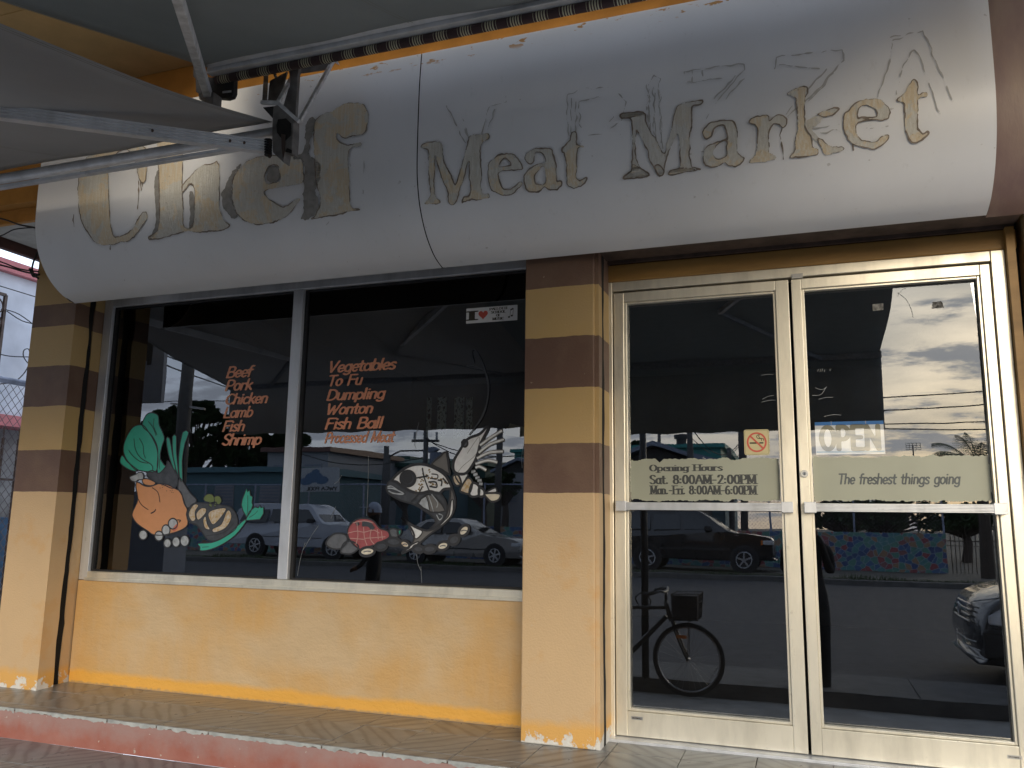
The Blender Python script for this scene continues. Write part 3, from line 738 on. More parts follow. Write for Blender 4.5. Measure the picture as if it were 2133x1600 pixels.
residue(z2f, [[(480, 720), (300, 740), (180, 790), (90, 870), (40, 970), (25, 1100), (40, 1230), (80, 1330), (160, 1410), (280, 1440), (450, 1420), (600, 1350), (720, 1200), (700, 1180), (560, 1260), (440, 1200), (350, 1100), (540, 1050), (750, 1010), (765, 900), (740, 760), (620, 720)]], [[(360, 960), (400, 840), (500, 830), (520, 900), (520, 990), (400, 1020)]], seed=17, mat='res')
residue(z2f, [[(120, 810), (50, 870), (0, 950), (-60, 1050), (-85, 1180), (-60, 1290), (20, 1370), (80, 1360), (30, 1230), (20, 1100), (40, 970)], [(380, 940), (420, 840), (510, 850), (520, 960), (420, 1010)]], seed=19, mat='res_grey', edge=False, amp=.012, name='glue_smear')
residue(z2f, [[(880, 400), (960, 300), (1070, 260), (1200, 185), (1300, 180), (1400, 210), (1440, 300), (1430, 420), (1380, 500), (1280, 520), (1200, 545), (1120, 490), (1110, 560), (1230, 620), (1350, 590), (1365, 625), (1240, 670), (1240, 950), (1250, 1200), (1280, 1270), (1350, 1290), (1200, 1320), (1050, 1350), (850, 1390), (900, 1330), (950, 1200), (900, 1000), (880, 700)]], seed=21, mat='res')
residue(z2f, [[(800, 370), (880, 330), (890, 420), (840, 560), (830, 720), (930, 800), (940, 950), (890, 1100), (930, 1250), (860, 1350), (715, 1405), (770, 1310), (765, 1100), (775, 800), (670, 760), (665, 710), (760, 690), (780, 560)]], seed=23, mat='res_grey', edge=False, amp=.012, name='glue_smear')
residue(z3f, [[(105, 330), (140, 280), (325, 262), (360, 380), (375, 520), (450, 640), (500, 760), (555, 620), (610, 420), (640, 290), (680, 190), (800, 180), (885, 165), (885, 230), (800, 300), (805, 600), (810, 850), (885, 870), (880, 920), (640, 950), (580, 975), (600, 910), (650, 900), (680, 820), (665, 640), (662, 480), (610, 640), (570, 760), (520, 940), (470, 1000), (430, 960), (415, 840), (350, 700), (290, 520), (262, 450), (258, 870), (330, 965), (240, 985), (125, 990), (215, 880), (188, 640), (190, 420), (175, 350)]], seed=31, mat='res')
residue(z3f, [[(1000, 860), (925, 820), (885, 700), (890, 540), (930, 480), (1010, 420), (1100, 400), (1180, 405), (1225, 450), (1275, 530), (1278, 585), (1160, 595), (1015, 615), (1020, 700), (1050, 800), (1130, 820), (1200, 780), (1265, 730), (1278, 760), (1180, 860), (1090, 890)]], [[(1005, 560), (1020, 500), (1080, 455), (1130, 490), (1150, 540), (1060, 555)]], seed=33)
residue(z3f, [[(1375, 520), (1315, 470), (1330, 410), (1380, 365), (1450, 340), (1610, 350), (1640, 400), (1670, 480), (1680, 600), (1685, 720), (1735, 725), (1735, 770), (1690, 815), (1610, 830), (1560, 800), (1540, 790), (1480, 840), (1380, 850), (1330, 800), (1310, 700), (1330, 620), (1390, 560), (1510, 515), (1550, 500), (1545, 430), (1500, 390), (1450, 385), (1425, 440), (1420, 490)]], [[(1470, 600), (1535, 550), (1555, 640), (1555, 740), (1500, 765), (1440, 740), (1435, 660)]], seed=35)
residue(z3f, [[(1755, 380), (1760, 330), (1840, 240), (1860, 160), (1915, 160), (1925, 290), (1990, 300), (2005, 325), (1930, 345), (1920, 560), (1910, 670), (1930, 700), (1960, 715), (2025, 670), (2045, 690), (1990, 760), (1890, 805), (1810, 760), (1805, 650), (1790, 450), (1775, 390)]], seed=37)
residue(z4f, [[(170, 465), (190, 395), (480, 375), (520, 500), (570, 620), (650, 760), (740, 900), (790, 960), (830, 800), (900, 560), (950, 330), (985, 275), (1100, 240), (1300, 205), (1330, 245), (1270, 280), (1185, 310), (1175, 500), (1150, 900), (1165, 1140), (1220, 1170), (1310, 1190), (1230, 1220), (1060, 1240), (865, 1280), (880, 1215), (1000, 1180), (1010, 1000), (1000, 850), (975, 700), (920, 780), (860, 920), (800, 1100), (765, 1270), (700, 1280), (640, 1170), (560, 1020), (540, 900), (440, 720), (385, 640), (375, 900), (400, 1090), (470, 1200), (555, 1245), (540, 1300), (220, 1340), (215, 1290), (310, 1220), (325, 1020), (325, 560), (290, 470)]], seed=41, mat='res_pale')
residue(z4f, [[(310, 1220), (330, 1120), (380, 1150), (470, 1200), (555, 1245), (540, 1300), (220, 1340), (215, 1290)], [(640, 1160), (700, 1130), (765, 1200), (765, 1270), (700, 1280)], [(880, 1220), (1010, 1185), (1180, 1190), (1220, 1215), (1060, 1240), (865, 1278)], [(170, 465), (190, 395), (480, 375), (470, 420), (300, 450)]], seed=42, mat='res', name='residue_patch', amp=.004)
residue(z4f, [[(1375, 765), (1340, 690), (1350, 640), (1420, 560), (1530, 510), (1690, 490), (1780, 530), (1820, 620), (1830, 760), (1830, 930), (1870, 1010), (1920, 1040), (1870, 1120), (1800, 1160), (1720, 1140), (1650, 1100), (1560, 1160), (1470, 1160), (1380, 1140), (1345, 1060), (1345, 960), (1400, 880), (1550, 800), (1680, 760), (1670, 640), (1620, 570), (1540, 580), (1490, 640), (1450, 730)]], [[(1500, 900), (1600, 810), (1670, 800), (1680, 900), (1675, 1000), (1600, 1050), (1530, 1040), (1480, 980)]], seed=43)
residue(z5f, [[(110, 600), (110, 575), (160, 540), (290, 515), (310, 590), (380, 530), (430, 510), (490, 540), (500, 600), (460, 640), (430, 610), (370, 600), (330, 650), (310, 740), (310, 900), (345, 930), (385, 950), (380, 990), (330, 1000), (120, 1025), (115, 990), (170, 930), (195, 760), (190, 640)]], seed=45)
residue(z5f, [[(515, 300), (520, 275), (620, 225), (705, 225), (710, 300), (690, 360), (690, 620), (760, 740), (770, 850), (825, 880), (825, 915), (770, 940), (545, 970), (545, 935), (590, 880), (590, 770), (620, 650), (610, 400), (580, 330)]], seed=47)
residue(z5f, [[(830, 500), (960, 455), (1040, 440), (1055, 460), (980, 515), (880, 530)], [(830, 770), (870, 770), (950, 830), (1095, 855), (1100, 885), (1040, 910), (920, 930), (870, 860)]], seed=47)
residue(z5f, [[(690, 600), (800, 530), (890, 520), (820, 620), (760, 660), (850, 760), (830, 800), (700, 700)]], seed=48, mat='res_pale', edge=False, amp=.01, name='glue_smear')
residue(z5f, [[(1180, 800), (1110, 700), (1100, 600), (1115, 500), (1160, 460), (1220, 400), (1320, 355), (1440, 345), (1520, 380), (1585, 460), (1580, 520), (1560, 560), (1400, 560), (1260, 600), (1240, 680), (1280, 770), (1350, 795), (1450, 790), (1510, 740), (1570, 720), (1585, 750), (1520, 820), (1430, 865), (1350, 865), (1260, 845)]], [[(1250, 540), (1260, 440), (1330, 410), (1430, 430), (1450, 530), (1300, 545)]], seed=49)
residue(z5f, [[(1670, 370), (1670, 345), (1740, 290), (1800, 190), (1820, 145), (1860, 140), (1880, 180), (1890, 300), (1960, 270), (1990, 290), (1980, 320), (1890, 350), (1885, 600), (1890, 660), (1940, 710), (1990, 685), (2000, 715), (1930, 770), (1850, 805), (1800, 780), (1760, 700), (1745, 600), (1740, 400)]], seed=51)
# ghost outlines of older letters (Y PIZZA), runs and scratches
def ghost(zf, lines, w_, seed, mat, name, gap=-.06, amp=.35):
    P = [[sign_uv(zf(*q)) for q in l] for l in lines]; al = [q for l in P for q in l]
    xs = np.arange(min(q[0] for q in al)-.02, max(q[0] for q in al)+.02, .0035); zs = np.arange(min(q[1] for q in al)-.02, max(q[1] for q in al)+.02, .0035)
    X, Z = np.meshgrid(xs, zs); F = np.full(X.shape, 1e9)
    Xw = X+.012*vnoise(X, Z, .03, seed+7); Zw = Z+.012*vnoise(X, Z, .03, seed+8)
    for l in P: F = np.minimum(F, sd_line(Xw, Zw, l))
    F = F - w_*(1+1.4*vnoise(X, Z, .02, seed)) + .006*np.maximum(0, vnoise(X, Z, .045, seed+2)+gap)
    return field(MB(), F, xs, zs, lambda u, v: (u, sy(v)-.0040, v)).build(name, M[mat], sign)
M['ghost'] = simple('faint_letter_outline', (.47, .465, .445), .7, var=.2)
g2, g3 = zoomf(711, 0, 3), zoomf(1422, 0, 3)
ghost(g2, [[(660, 660), (720, 790), (780, 900)], [(740, 690), (800, 870)], [(1030, 600), (1030, 640), (930, 670), (880, 840)], [(960, 690), (910, 830)], [(760, 790), (790, 850)]], .0022, 61, 'ghost', 'old_letter_outline')
ghost(g2, [[(1420, 850), (1410, 600), (1500, 560), (1700, 550), (1780, 640), (1750, 760), (1640, 840), (1530, 850)], [(1490, 900), (1530, 850), (1490, 780), (1490, 640), (1600, 610), (1690, 660), (1700, 740), (1670, 770)], [(1440, 850), (1440, 620)], [(1470, 830), (1470, 640)]], .0022, 63, 'ghost', 'old_letter_outline')
ghost(g2, [[(1915, 900), (1915, 540), (1960, 480), (1990, 500), (2000, 900)], [(1950, 540), (1970, 960)], [(1925, 560), (1930, 880)]], .0022, 65, 'ghost', 'old_letter_outline')
ghost(g3, [[(10, 520), (10, 450), (380, 400), (390, 440), (280, 560), (130, 760)], [(10, 520), (260, 490)], [(200, 620), (330, 480)], [(250, 650), (380, 500)], [(60, 450), (60, 510)], [(120, 440), (120, 500)]], .0024, 67, 'ghost', 'old_letter_outline')
ghost(g3, [[(570, 430), (580, 360), (1000, 310), (1000, 380), (790, 620), (640, 740)], [(600, 410), (850, 430)], [(770, 580), (900, 430)], [(790, 640), (940, 460)]], .0024, 69, 'ghost', 'old_letter_outline')
ghost(g3, [[(1220, 620), (1320, 260), (1400, 220), (1500, 200), (1580, 380), (1700, 700)], [(1330, 600), (1380, 400), (1450, 320), (1530, 480), (1600, 720)], [(1300, 240), (1360, 220)]], .0024, 71, 'ghost', 'old_letter_outline')
ghost(z5f, [[(500, 740), (800, 735)], [(760, 650), (980, 620)], [(850, 690), (940, 690), (1020, 665), (1100, 690)], [(490, 510), (700, 230)], [(520, 540), (740, 250)], [(700, 290), (760, 210)], [(1340, 660), (1580, 640)]], .0018, 73, 'ghost', 'scratch', .05)
ghost(z5f, [[(440, 640), (450, 820), (465, 980)], [(1188, 820), (1198, 895)]], .0030, 75, 'res_edge', 'rust_run', -.6)
ghost(z1f, [[(745, 870), (748, 1050), (735, 1180)], [(770, 880), (770, 980)], [(790, 880), (788, 940)], [(70, 1240), (75, 1370)], [(452, 1560), (450, 1600)]], .0030, 77, 'res_edge', 'rust_run', -.6)
ghost(z2f, [[(1030, 1390), (1000, 1440), (980, 1480)], [(1385, 640), (1390, 900), (1380, 1130)], [(1250, 690), (1255, 900)]], .0020, 79, 'ghost', 'scratch', .0)
ghost(z4f, [[(1000, 980), (1380, 940), (1480, 860), (1670, 740)], [(1290, 700), (1280, 830)], [(540, 0), (570, 300), (560, 700)], [(650, 30), (630, 560), (650, 700)], [(700, 30), (730, 500), (760, 900)]], .0022, 81, 'ghost', 'scratch', .05)
# ------------------------------------------------------------------ awnings
def m_stripe():
    b = NB('striped_canvas_roll'); x = b.xyz(b.pos())[0]
    ph = b.math('FRACT', b.math('MULTIPLY', x, 1/.112))
    fine = b.math('GREATER_THAN', b.math('FRACT', b.math('MULTIPLY', x, 1/.0112)), .5)
    in_f = b.math('MULTIPLY', b.math('GREATER_THAN', ph, .50), b.math('LESS_THAN', ph, .95))
    ln = b.math('MULTIPLY', b.math('GREATER_THAN', ph, .44), b.math('LESS_THAN', ph, .455))
    ln2 = b.math('GREATER_THAN', ph, .985)
    f = b.math('MAXIMUM', b.math('MULTIPLY', in_f, fine), b.math('MAXIMUM', ln, ln2))
    return b.set(Base_Color=b.mix(f, (.055, .032, .034), (.50, .48, .34)), Roughness=.85)
M['stripe'] = m_stripe()
M['thread'] = simple('pale_thread', (.26, .26, .22), .9, bump=0)
def canvas(x0, x1, y0, z0, y1, z1, sag, mat, name, parent):
    nx, ny = 40, 24; mb = MB()
    for j in range(ny+1):
        t = j/ny
        for i in range(nx+1):
            s = i/nx
            x = x0+(x1-x0)*s
            ed = .012*math.sin(t*9+(2 if s > .5 else 0))*(abs(2*s-1)**8)
            z = z0+(z1-z0)*t - sag*4*t*(1-t)*(1-.35*abs(2*s-1)**3) + .006*math.sin(7*s+5*t)+.004*math.sin(23*s+3*t)
            mb.v.append((x+ed, y0+(y1-y0)*t, z))
    for j in range(ny):
        for i in range(nx):
            a = j*(nx+1)+i; mb.f.append((a, a+1, a+nx+2, a+nx+1))
    o = mb.build(name, mat, parent, smooth=True)
    md = o.modifiers.new('thick', 'SOLIDIFY'); md.thickness = .0015; md.offset = 1
    def surf(x, t, dz):
        s = (x-x0)/(x1-x0); ed = .012*math.sin(t*9+(2 if s > .5 else 0))*(abs(2*s-1)**8)
        return (x+ed, y0+(y1-y0)*t, z0+(z1-z0)*t - sag*4*t*(1-t)*(1-.35*abs(2*s-1)**3) + .006*math.sin(7*s+5*t)+.004*math.sin(23*s+3*t)-dz)
    hem = MB(); lines = [(x0+.012*k+.006, .0032) for k in range(3)]+[(x1-.012*k-.006, .0032) for k in range(2)]
    n_s = int(round((x1-x0)/1.15)); lines += [(x0+(x1-x0)*k/n_s+q, .003) for k in range(1, n_s) for q in (-.008, .008)]
    for xx, w_ in lines:
        for j in range(ny):
            t0, t1 = j/ny, (j+1)/ny
            hem.face([surf(xx-w_/2, t0, .0045), surf(xx+w_/2, t0, .0045), surf(xx+w_/2, t1, .0045), surf(xx-w_/2, t1, .0045)])
    hem.build('stitched_hem', M['thread'], o, kind='stuff')
    return o
def valance(x0, x1, y, zt, zb_, mat, parent):
    mb = MB(); n = 60
    for i in range(n+1):
        x = x0+(x1-x0)*i/n; wv = .012*math.sin(i*.55)+.008*math.sin(i*1.31+1)
        mb.v += [(x, y, zt), (x, y-.5*wv, (zt+zb_)/2), (x, y-wv, zb_+.006*math.sin(i*.9))]
    for i in range(n):
        a = 3*i; mb.f += [(a, a+3, a+4, a+1), (a+1, a+4, a+5, a+2)]
    o = mb.build('valance', mat, parent, smooth=True)
    md = o.modifiers.new('thick', 'SOLIDIFY'); md.thickness = .0015
    return o

aw1 = empty('awning', 'large dark grey folding-arm awning over the doors, striped canvas on its roller', 'awning', 'awnings over the pavement')
x0, x1 = -2.565, .68
canvas(x0, x1, -1.10, 3.095, -3.43, 2.44, .065, M['canvas'], 'canvas', aw1)
MB().box(x0, x1, -1.135, -1.095, 3.055, 3.094).build('torsion_bar', M['alum_grey'], aw1, bevel=.004)
MB().box(x0+.02, x1, -1.168, -1.137, 3.074, 3.089).build('front_channel', M['alum_grey'], aw1, bevel=.003)
MB().tube([(x0+.02, -1.085, 3.040), (x1, -1.085, 3.040)], .020, 20).build('canvas_roll', M['stripe'], aw1, smooth=True)
MB().box(x0, x1, -1.075, -1.055, 3.09, 3.43).build('light_block_board', M['darksteel'], aw1)  # hidden board added behind the roller to stop light reaching the sign top
MB().box(x0, x1, -3.46, -3.41, 2.39, 2.45).build('front_bar', M['galv'], aw1, bevel=.005)
valance(x0, x1, -3.47, 2.44, 1.79, M['canvas'], aw1)
S = Vector(pt(433, 196, 2.86)); T_ = Vector(pt(372, 0, 2.02)); d_ = (T_-S).normalized(); E1 = S+d_*1.75
MB().bar(S, E1, .036, .040).build('arm', M['whiteframe'], aw1, bevel=.004)
F1 = Vector((-1.95+.2, -3.42, 2.40))
MB().bar(E1, F1, .03, .035).build('forearm', M['galv'], aw1, bevel=.004)
S2 = Vector((.45, -1.14, 2.98)); E2 = Vector((-.55, -2.4, 2.62)); F2 = Vector((.2, -3.42, 2.40))
MB().bar(S2, E2, .036, .040).build('arm', M['whiteframe'], aw1, bevel=.004)
MB().bar(E2, F2, .03, .035).build('forearm', M['galv'], aw1, bevel=.004)
z4 = zoomf(360, 0, 4.705)
def pz(u, v, Y): return pt(*z4(u, v), Y)
def plate(poly, Y, th, name, mat, parent, bev=.002, hole=None):
    return MB().prism(poly, lambda u, v: pz(u, v, Y), lambda u, v: pz(u, v, Y)+np.array([0, th, 0])).build(name, mat, parent, bevel=bev)
sb = plate([(200, 640), (240, 650), (250, 740), (380, 760), (600, 730), (595, 900), (575, 945), (520, 962), (440, 955), (400, 930), (390, 1020), (255, 965), (250, 910), (225, 900), (222, 770), (198, 750)], 2.92, .03, 'shoulder_bracket', M['rubber'], aw1)
for v0, v1 in ((780, 800), (885, 908)):
    plate([(487, v0+8), (570, v0), (570, v1-6), (484, v1+4)], 2.915, .003, 'bracket_slot', M['whiteframe'], sb, 0)
plate([(250, 930), (400, 900), (390, 1020), (330, 1010), (255, 970)], 2.85, .06, 'arm_cup', M['cast'], sb)

aw2 = empty('awning', 'lower dark grey awning at the left with a ribbed aluminium arm', 'awning', 'awnings over the pavement')
x0, x1 = -5.65, -2.21
canvas(x0, x1, -1.10, 2.765, -3.0, 2.34, .05, M['canvas2'], 'canvas', aw2)
MB().tube([(x0, -1.10, 2.712), (x1+.04, -1.10, 2.712)], .026, 24).build('roller_tube', M['alum_grey'], aw2, smooth=True)
MB().box(x0, x1+.02, -1.085, -1.055, 2.672, 2.690).build('torsion_bar', M['alum_grey'], aw2, bevel=.003)
MB().box(x0, x1, -3.03, -2.98, 2.30, 2.35).build('front_bar', M['galv'], aw2, bevel=.005)
valance(x0, x1, -3.04, 2.34, 1.83, M['canvas2'], aw2)
S = Vector(pt(556, 307, 2.86)); T_ = Vector(pt(0, 234, 2.13)); d_ = (T_-S).normalized(); E3 = S+d_*1.75
def ribbed(a, b, h, t, name, parent):
    a, b = Vector(a), Vector(b); d = (b-a).normalized(); r_ = d.cross(Vector((0, 0, 1))).normalized(); u_ = r_.cross(d)
    prof = [(-t/2, -h/2), (t/2, -h/2)]; n = 9
    for k in range(n):
        z0_ = -h/2+h*k/n; z1_ = -h/2+h*(k+1)/n; dep = (0 if k % 2 == 0 else .006)
        prof += [(t/2-dep, z0_+.001), (t/2-dep, z1_-.001)]
    prof += [(t/2, h/2), (-t/2, h/2)]
    for k in range(n-1, -1, -1):
        z0_ = -h/2+h*k/n; z1_ = -h/2+h*(k+1)/n; dep = (0 if k % 2 == 0 else .006)
        prof += [(-t/2+dep, z1_-.001), (-t/2+dep, z0_+.001)]
    return MB().prism(prof, lambda u, v: tuple(a+r_*u+u_*v), lambda u, v: tuple(b+r_*u+u_*v)).build(name, M['alum_grey'], parent)
ar = ribbed(S, E3, .056, .034, 'arm', aw2)
rr = d_.cross(Vector((0, 0, 1))).normalized()
for t in (.10, .16, .47): 
    c0 = S+d_*t
    for sg in (-1, 1): MB().tube([c0+rr*sg*.012, c0+rr*sg*.0215], .0055, 10).build('rivet', M['darksteel'], ar)
MB().bar(E3, (-2.55, -2.99, 2.33), .028, .04).build('forearm', M['galv'], aw2, bevel=.003)
a4 = Vector((-5.3, -1.14, 2.64)); e4 = Vector((-4.4, -2.3, 2.44))
ribbed(a4, e4, .056, .034, 'arm', aw2); MB().bar(e4, (-5.1, -2.99, 2.33), .028, .04).build('forearm', M['galv'], aw2, bevel=.003)
br = plate([(975, 1150), (985, 1040), (1060, 1010), (1180, 1150), (1178, 1300), (1165, 1505), (1098, 1480), (1083, 1592), (975, 1490), (970, 1300)], 2.84, .05, 'shoulder_bracket', M['cast'], aw2, .004)
plate([(1030, 1170), (1110, 1160), (1160, 1210), (1155, 1330), (1090, 1390), (1020, 1300), (1015, 1230)], 2.8385, .001, 'hollow_shade_plate', M['black'], br, 0)  # flat black plate painting the shade inside a hollow
plate([(1062, 1310), (1100, 1320), (1095, 1480), (1080, 1560), (1065, 1440)], 2.835, .003, 'pivot_rib', M['darksteel'], br, 0)
plate([(1100, 1485), (1165, 1505), (1165, 1470), (1120, 1450)], 2.836, .002, 'hollow_shade_plate', M['black'], br, 0)  # second flat plate, shade of a lower hollow as colour
plate([(880, 1052), (990, 1040), (982, 1165)], 2.85, .01, 'ear_plate', M['rubber'], br)
kn = MB()
for k in range(7):
    c = Vector(pz(935, 1375+24*k, 2.85)); kn.tube([c-Vector((.0, 0, .0025)), c+Vector((0, 0, .0025))], .017, 14)
kn.build('knuckle', M['rubber'], aw2)
MB().tube([pz(948, 1360, 2.85), pz(948, 1545, 2.85)], .006, 10).build('pivot_pin', M['darksteel'], aw2)

fr = empty('awning_bracket', 'dirty white welded steel bracket hanging in front of the fascia', 'bracket')
MB().bar(pz(1235, 640, 3.2), pz(1035, 1000, 2.84), .017, .017).build('strut', M['whiteframe'], fr, bevel=.002)
MB().bar(pz(1580, 580, 3.2), pz(1245, 1185, 2.86), .017, .017).build('strut', M['whiteframe'], fr, bevel=.002)
MB().bar(pz(1025, 1005, 2.835), pz(1235, 1192, 2.85), .018, .016).build('cross_bar', M['whiteframe'], fr, bevel=.002)
MB().bar(pz(868, 1005, 2.84), pz(1035, 1010, 2.835), .018, .016).build('cross_bar', M['whiteframe'], fr, bevel=.002)
MB().bar(pz(915, 700, 3.1), pz(900, 1000, 2.85), .022, .012).build('side_strut', M['cast'], fr, bevel=.002)
MB().bar(pz(980, 680, 3.1), pz(1010, 760, 3.1), .012, .012).build('side_strut', M['cast'], fr, bevel=.002)
plate([(1240, 640), (1540, 600), (1530, 680), (1240, 720)], 3.15, .006, 'back_plate', M['cast'], fr)
plate([(1130, 650), (1240, 640), (1225, 740), (1200, 1160), (1075, 1060), (1150, 800)], 3.0, .02, 'web_plate', M['cast'], fr)
plate([(950, 790), (1120, 700), (1050, 980), (930, 1000), (940, 860)], 3.05, .008, 'web_plate', M['cast'], fr)
plate([(1565, 560), (1600, 570), (1635, 640), (1595, 620)], 3.2, .004, 'weld_tab', M['whiteframe'], fr)

# ------------------------------------------------------------------ left: overhang, cables, alley
def ptx(px, py, X):
    d = RX*((px-1066.5)/FPX) - UY*((py-800.0)/FPX) + FW
    return CAM + d*((X-CAM[0])/d[0])
oh = empty('side_canopy', 'ochre fronted canopy with beige underside left of the striped pillar', 'canopy')
MB().box(-5.15, -4.51, -.30, -.27, 2.86, 3.6).build('front_board', M['orange'], oh)
MB().box(-5.12, -4.51, -.268, 2.0, 2.87, 2.9).build('soffit', M['beige'], oh)
MB().box(-5.17, -5.122, -.268, 2.0, 2.80, 2.93).build('side_fascia', M['brown'], oh)
MB().prism([(-5.15, 2.98), (-4.51, 3.10), (-4.51, 3.16), (-5.15, 3.3)], lambda u, v: (u, -.304, v), lambda u, v: (u, -.3005, v)).build('painted_light_wedge', simple('painted_light_orange', (.55, .33, .10), .7), oh)  # lighter wedge paints the lit area beside a diagonal shadow
cb = MB()
for l, r_ in (([(-60, 448), (0, 455), (40, 468), (70, 474), (86, 480), (86, 500), (80, 522), (70, 545), (67, 562), (72, 574), (80, 580)], .006),
              ([(-60, 505), (0, 492), (30, 478), (70, 474)], .004), ([(-60, 530), (0, 545), (40, 560), (80, 566)], .005), ([(-60, 545), (0, 552), (50, 566), (82, 572)], .006), ([(62, 560), (70, 576), (80, 572)], .007)):
    cb.tube([tuple(pt(x, y, 3.66)) for x, y in smoothpoly(l, 4, False)], r_, 6)
tag(cb.build('cables', M['cable'], None, smooth=True), 'bundle of black cables looping down beside the end of the fascia sign', 'cable')

M['whitewall'] = simple('bluish_white_render', (.66, .69, .76), .8, var=.25, scale=2, bump=.2)
M['pinkband'] = simple('faded_red_band', (.50, .16, .17), .6, var=.2)
M['dirtywall'] = simple('dirty_grey_wall', (.30, .30, .30), .9, var=.6, scale=3)
nb = empty('neighbor_building', 'bluish white building with red bands seen past the left pillar', 'building')
zt = ptx(40, 566, -8)[2]; zl = ptx(40, 868, -8)[2]
MB().box(-12, -8, -2.5, 12, zl, zt-.06).build('wall', M['whitewall'], nb)
MB().box(-12, -7.92, -2.5, 12, zt-.058, zt+.07).build('roof_band', M['pinkband'], nb)
MB().box(-12, -7.96, -2.5, 12, zl-.12, zl-.002).build('base_band', M['pinkband'], nb)
MB().box(-12, -8.3, -2.5, 12, -.6, zl-.122).build('lower_wall', M['dirtywall'], nb)
gr = MB(); a = ptx(12, 615, -7.93); c_ = ptx(12, 860, -7.93)
yv = a[1]
gr.bar((-7.93, yv, c_[2]), (-7.93, yv, a[2]), .03, .03).bar((-7.93, yv-1.2, a[2]), (-7.93, yv, a[2]), .03, .03).bar((-7.93, yv-1.2, c_[2]), (-7.93, yv, c_[2]), .03, .03)
k = 0; z = c_[2]+.09
while z < a[2]-.05:
    for yy in (yv-.10, yv-.28):
        gr.tube([(-7.93, yy+.085*math.cos(t*math.pi/6), z+.085*math.sin(t*math.pi/6)) for t in range(12)], .008, 5, closed=True)
    z += .17; k += 1
gr.build('window_grille', M['darksteel'], nb)
MB().box(-8.05, -7.985, yv-1.15, yv-.03, c_[2]+.05, a[2]-.03).build('window', M['interior'], nb)
wr = MB()
for l in ([(-20, 590), (20, 602), (85, 622)], [(12, 645), (40, 655), (75, 680)], [(14, 648), (45, 668), (76, 676)], [(-10, 735), (20, 742), (70, 744)], [(60, 800), (66, 770), (50, 745), (50, 730), (60, 728), (62, 750), (52, 775), (30, 795), (0, 800)]):
    wr.tube([tuple(ptx(x, y, -7.9)) for x, y in smoothpoly(l, 4, False)], .006, 5)
tag(wr.build('wall_wires', M['cable'], None), 'thin slack wires strung across the bluish white wall', 'cable')
# chain-link fence along the alley
M['fence'] = simple('rusty_fence_wire', (.16, .14, .15), .6, .3, var=.4)
M['rail'] = simple('pale_blue_fence_rail', (.30, .34, .45), .5, .2, var=.5, scale=8)
fe = empty('chain_link_fence', 'chain link fence with pale blue top rail in the side alley', 'fence')
ft = ptx(40, 797, -6.6)[2]
MB().tube([(-6.6, -1.2, ft), (-6.6, 5, ft)], .028, 10).build('top_rail', M['rail'], fe, smooth=True)
for yy in (-1.2, .75, 2.9): MB().tube([(-6.6, yy, -.6), (-6.6, yy, ft)], .03, 10).build('fence_post', M['darksteel'], fe, smooth=True)
cl = MB(); hgt = ft+.55; p_ = .075
for s in (1, -1):
    yy = -1.2-hgt
    while yy < 5+hgt:
        y0, y1 = yy, yy+hgt*.8; z0, z1 = (-.55, ft-.03) if s == 1 else (ft-.03, -.55)
        # clip to the fence
        t0 = max(0, (-1.2-y0)/(y1-y0)); t1 = min(1, (3.4-y0)/(y1-y0))
        if t1 > t0: cl.bar((-6.6+.003*s, y0+(y1-y0)*t0, z0+(z1-z0)*t0), (-6.6+.003*s, y0+(y1-y0)*t1, z0+(z1-z0)*t1), .0035, .0035)
        yy += p_
cl.build('wire_mesh', M['fence'], fe, kind='stuff')
ir = MB()
for i in range(16):
    yy = .1+.16*i; ir.bar((-6.95, yy, -.6), (-6.95, yy, 1.68), .018, .018); ir.bar((-6.95, yy, 1.68), (-6.95, yy, 1.78), .009, .009)
ir.bar((-6.95, .0, 1.3), (-6.95, 2.6, 1.3), .03, .02).bar((-6.95, .0, .3), (-6.95, 2.6, .3), .03, .02)
tag(ir.build('iron_gate', M['darksteel'], None), 'dark iron bar gate with spiked tops behind the chain link', 'gate')
MB_ = MB().box(-7.9, -7.2, -1.5, 6, -.6, .95)
tag(MB_.build('blue_cladding', simple('weathered_blue_board', (.055, .13, .24), .7, var=.5, scale=6), None), 'weathered blue boarding low down behind the left pillar', 'boarding')

# ------------------------------------------------------------------ lettering and stickers on the glass
GY = -.0022
M['coral'] = simple('coral_vinyl', (.74, .31, .17), .5, var=.12, scale=60, bump=.05)
zw = zoomf(440, 740, 5.079)
def line(txt, u0, u1, vb, vt, parent, mat, zf=zw, Y=4.0-.002, y=GY, **k):
    a = pt(*zf(u0, vb), Y); b_ = pt(*zf(u1, vb-(u1-u0)*k.pop('dv', .055)), Y); c_ = pt(*zf(u0, vt), Y)
    o = text_mesh(MB(), txt, a[0], b_[0], a[2], c_[2]-a[2], y, **k).build('lettering', mat, parent); return o
wl = empty('window_lettering', 'coral brush lettering reading Beef Pork Chicken Lamb Fish Shrimp on the left pane', 'lettering', 'coral lettering on the shop window')
for n_, (t, u0, u1, vb, vt) in enumerate((('Beef', 160, 425, 237, 128), ('Pork', 150, 425, 374, 268), ('Chicken', 145, 592, 520, 416), ('Lamb', 130, 430, 660, 556), ('Fish', 120, 345, 805, 700), ('Shrimp', 115, 520, 950, 840))):
    line(t, u0, u1, vb, vt, wl, M['coral'], nib=(.085, .078), shear=.30, rough=.35, seed=n_*7, track=.02)
wl = empty('window_lettering', 'coral brush lettering reading Vegetables To Fu Dumpling Wonton Fish Ball Processed Meat', 'lettering', 'coral lettering on the shop window')
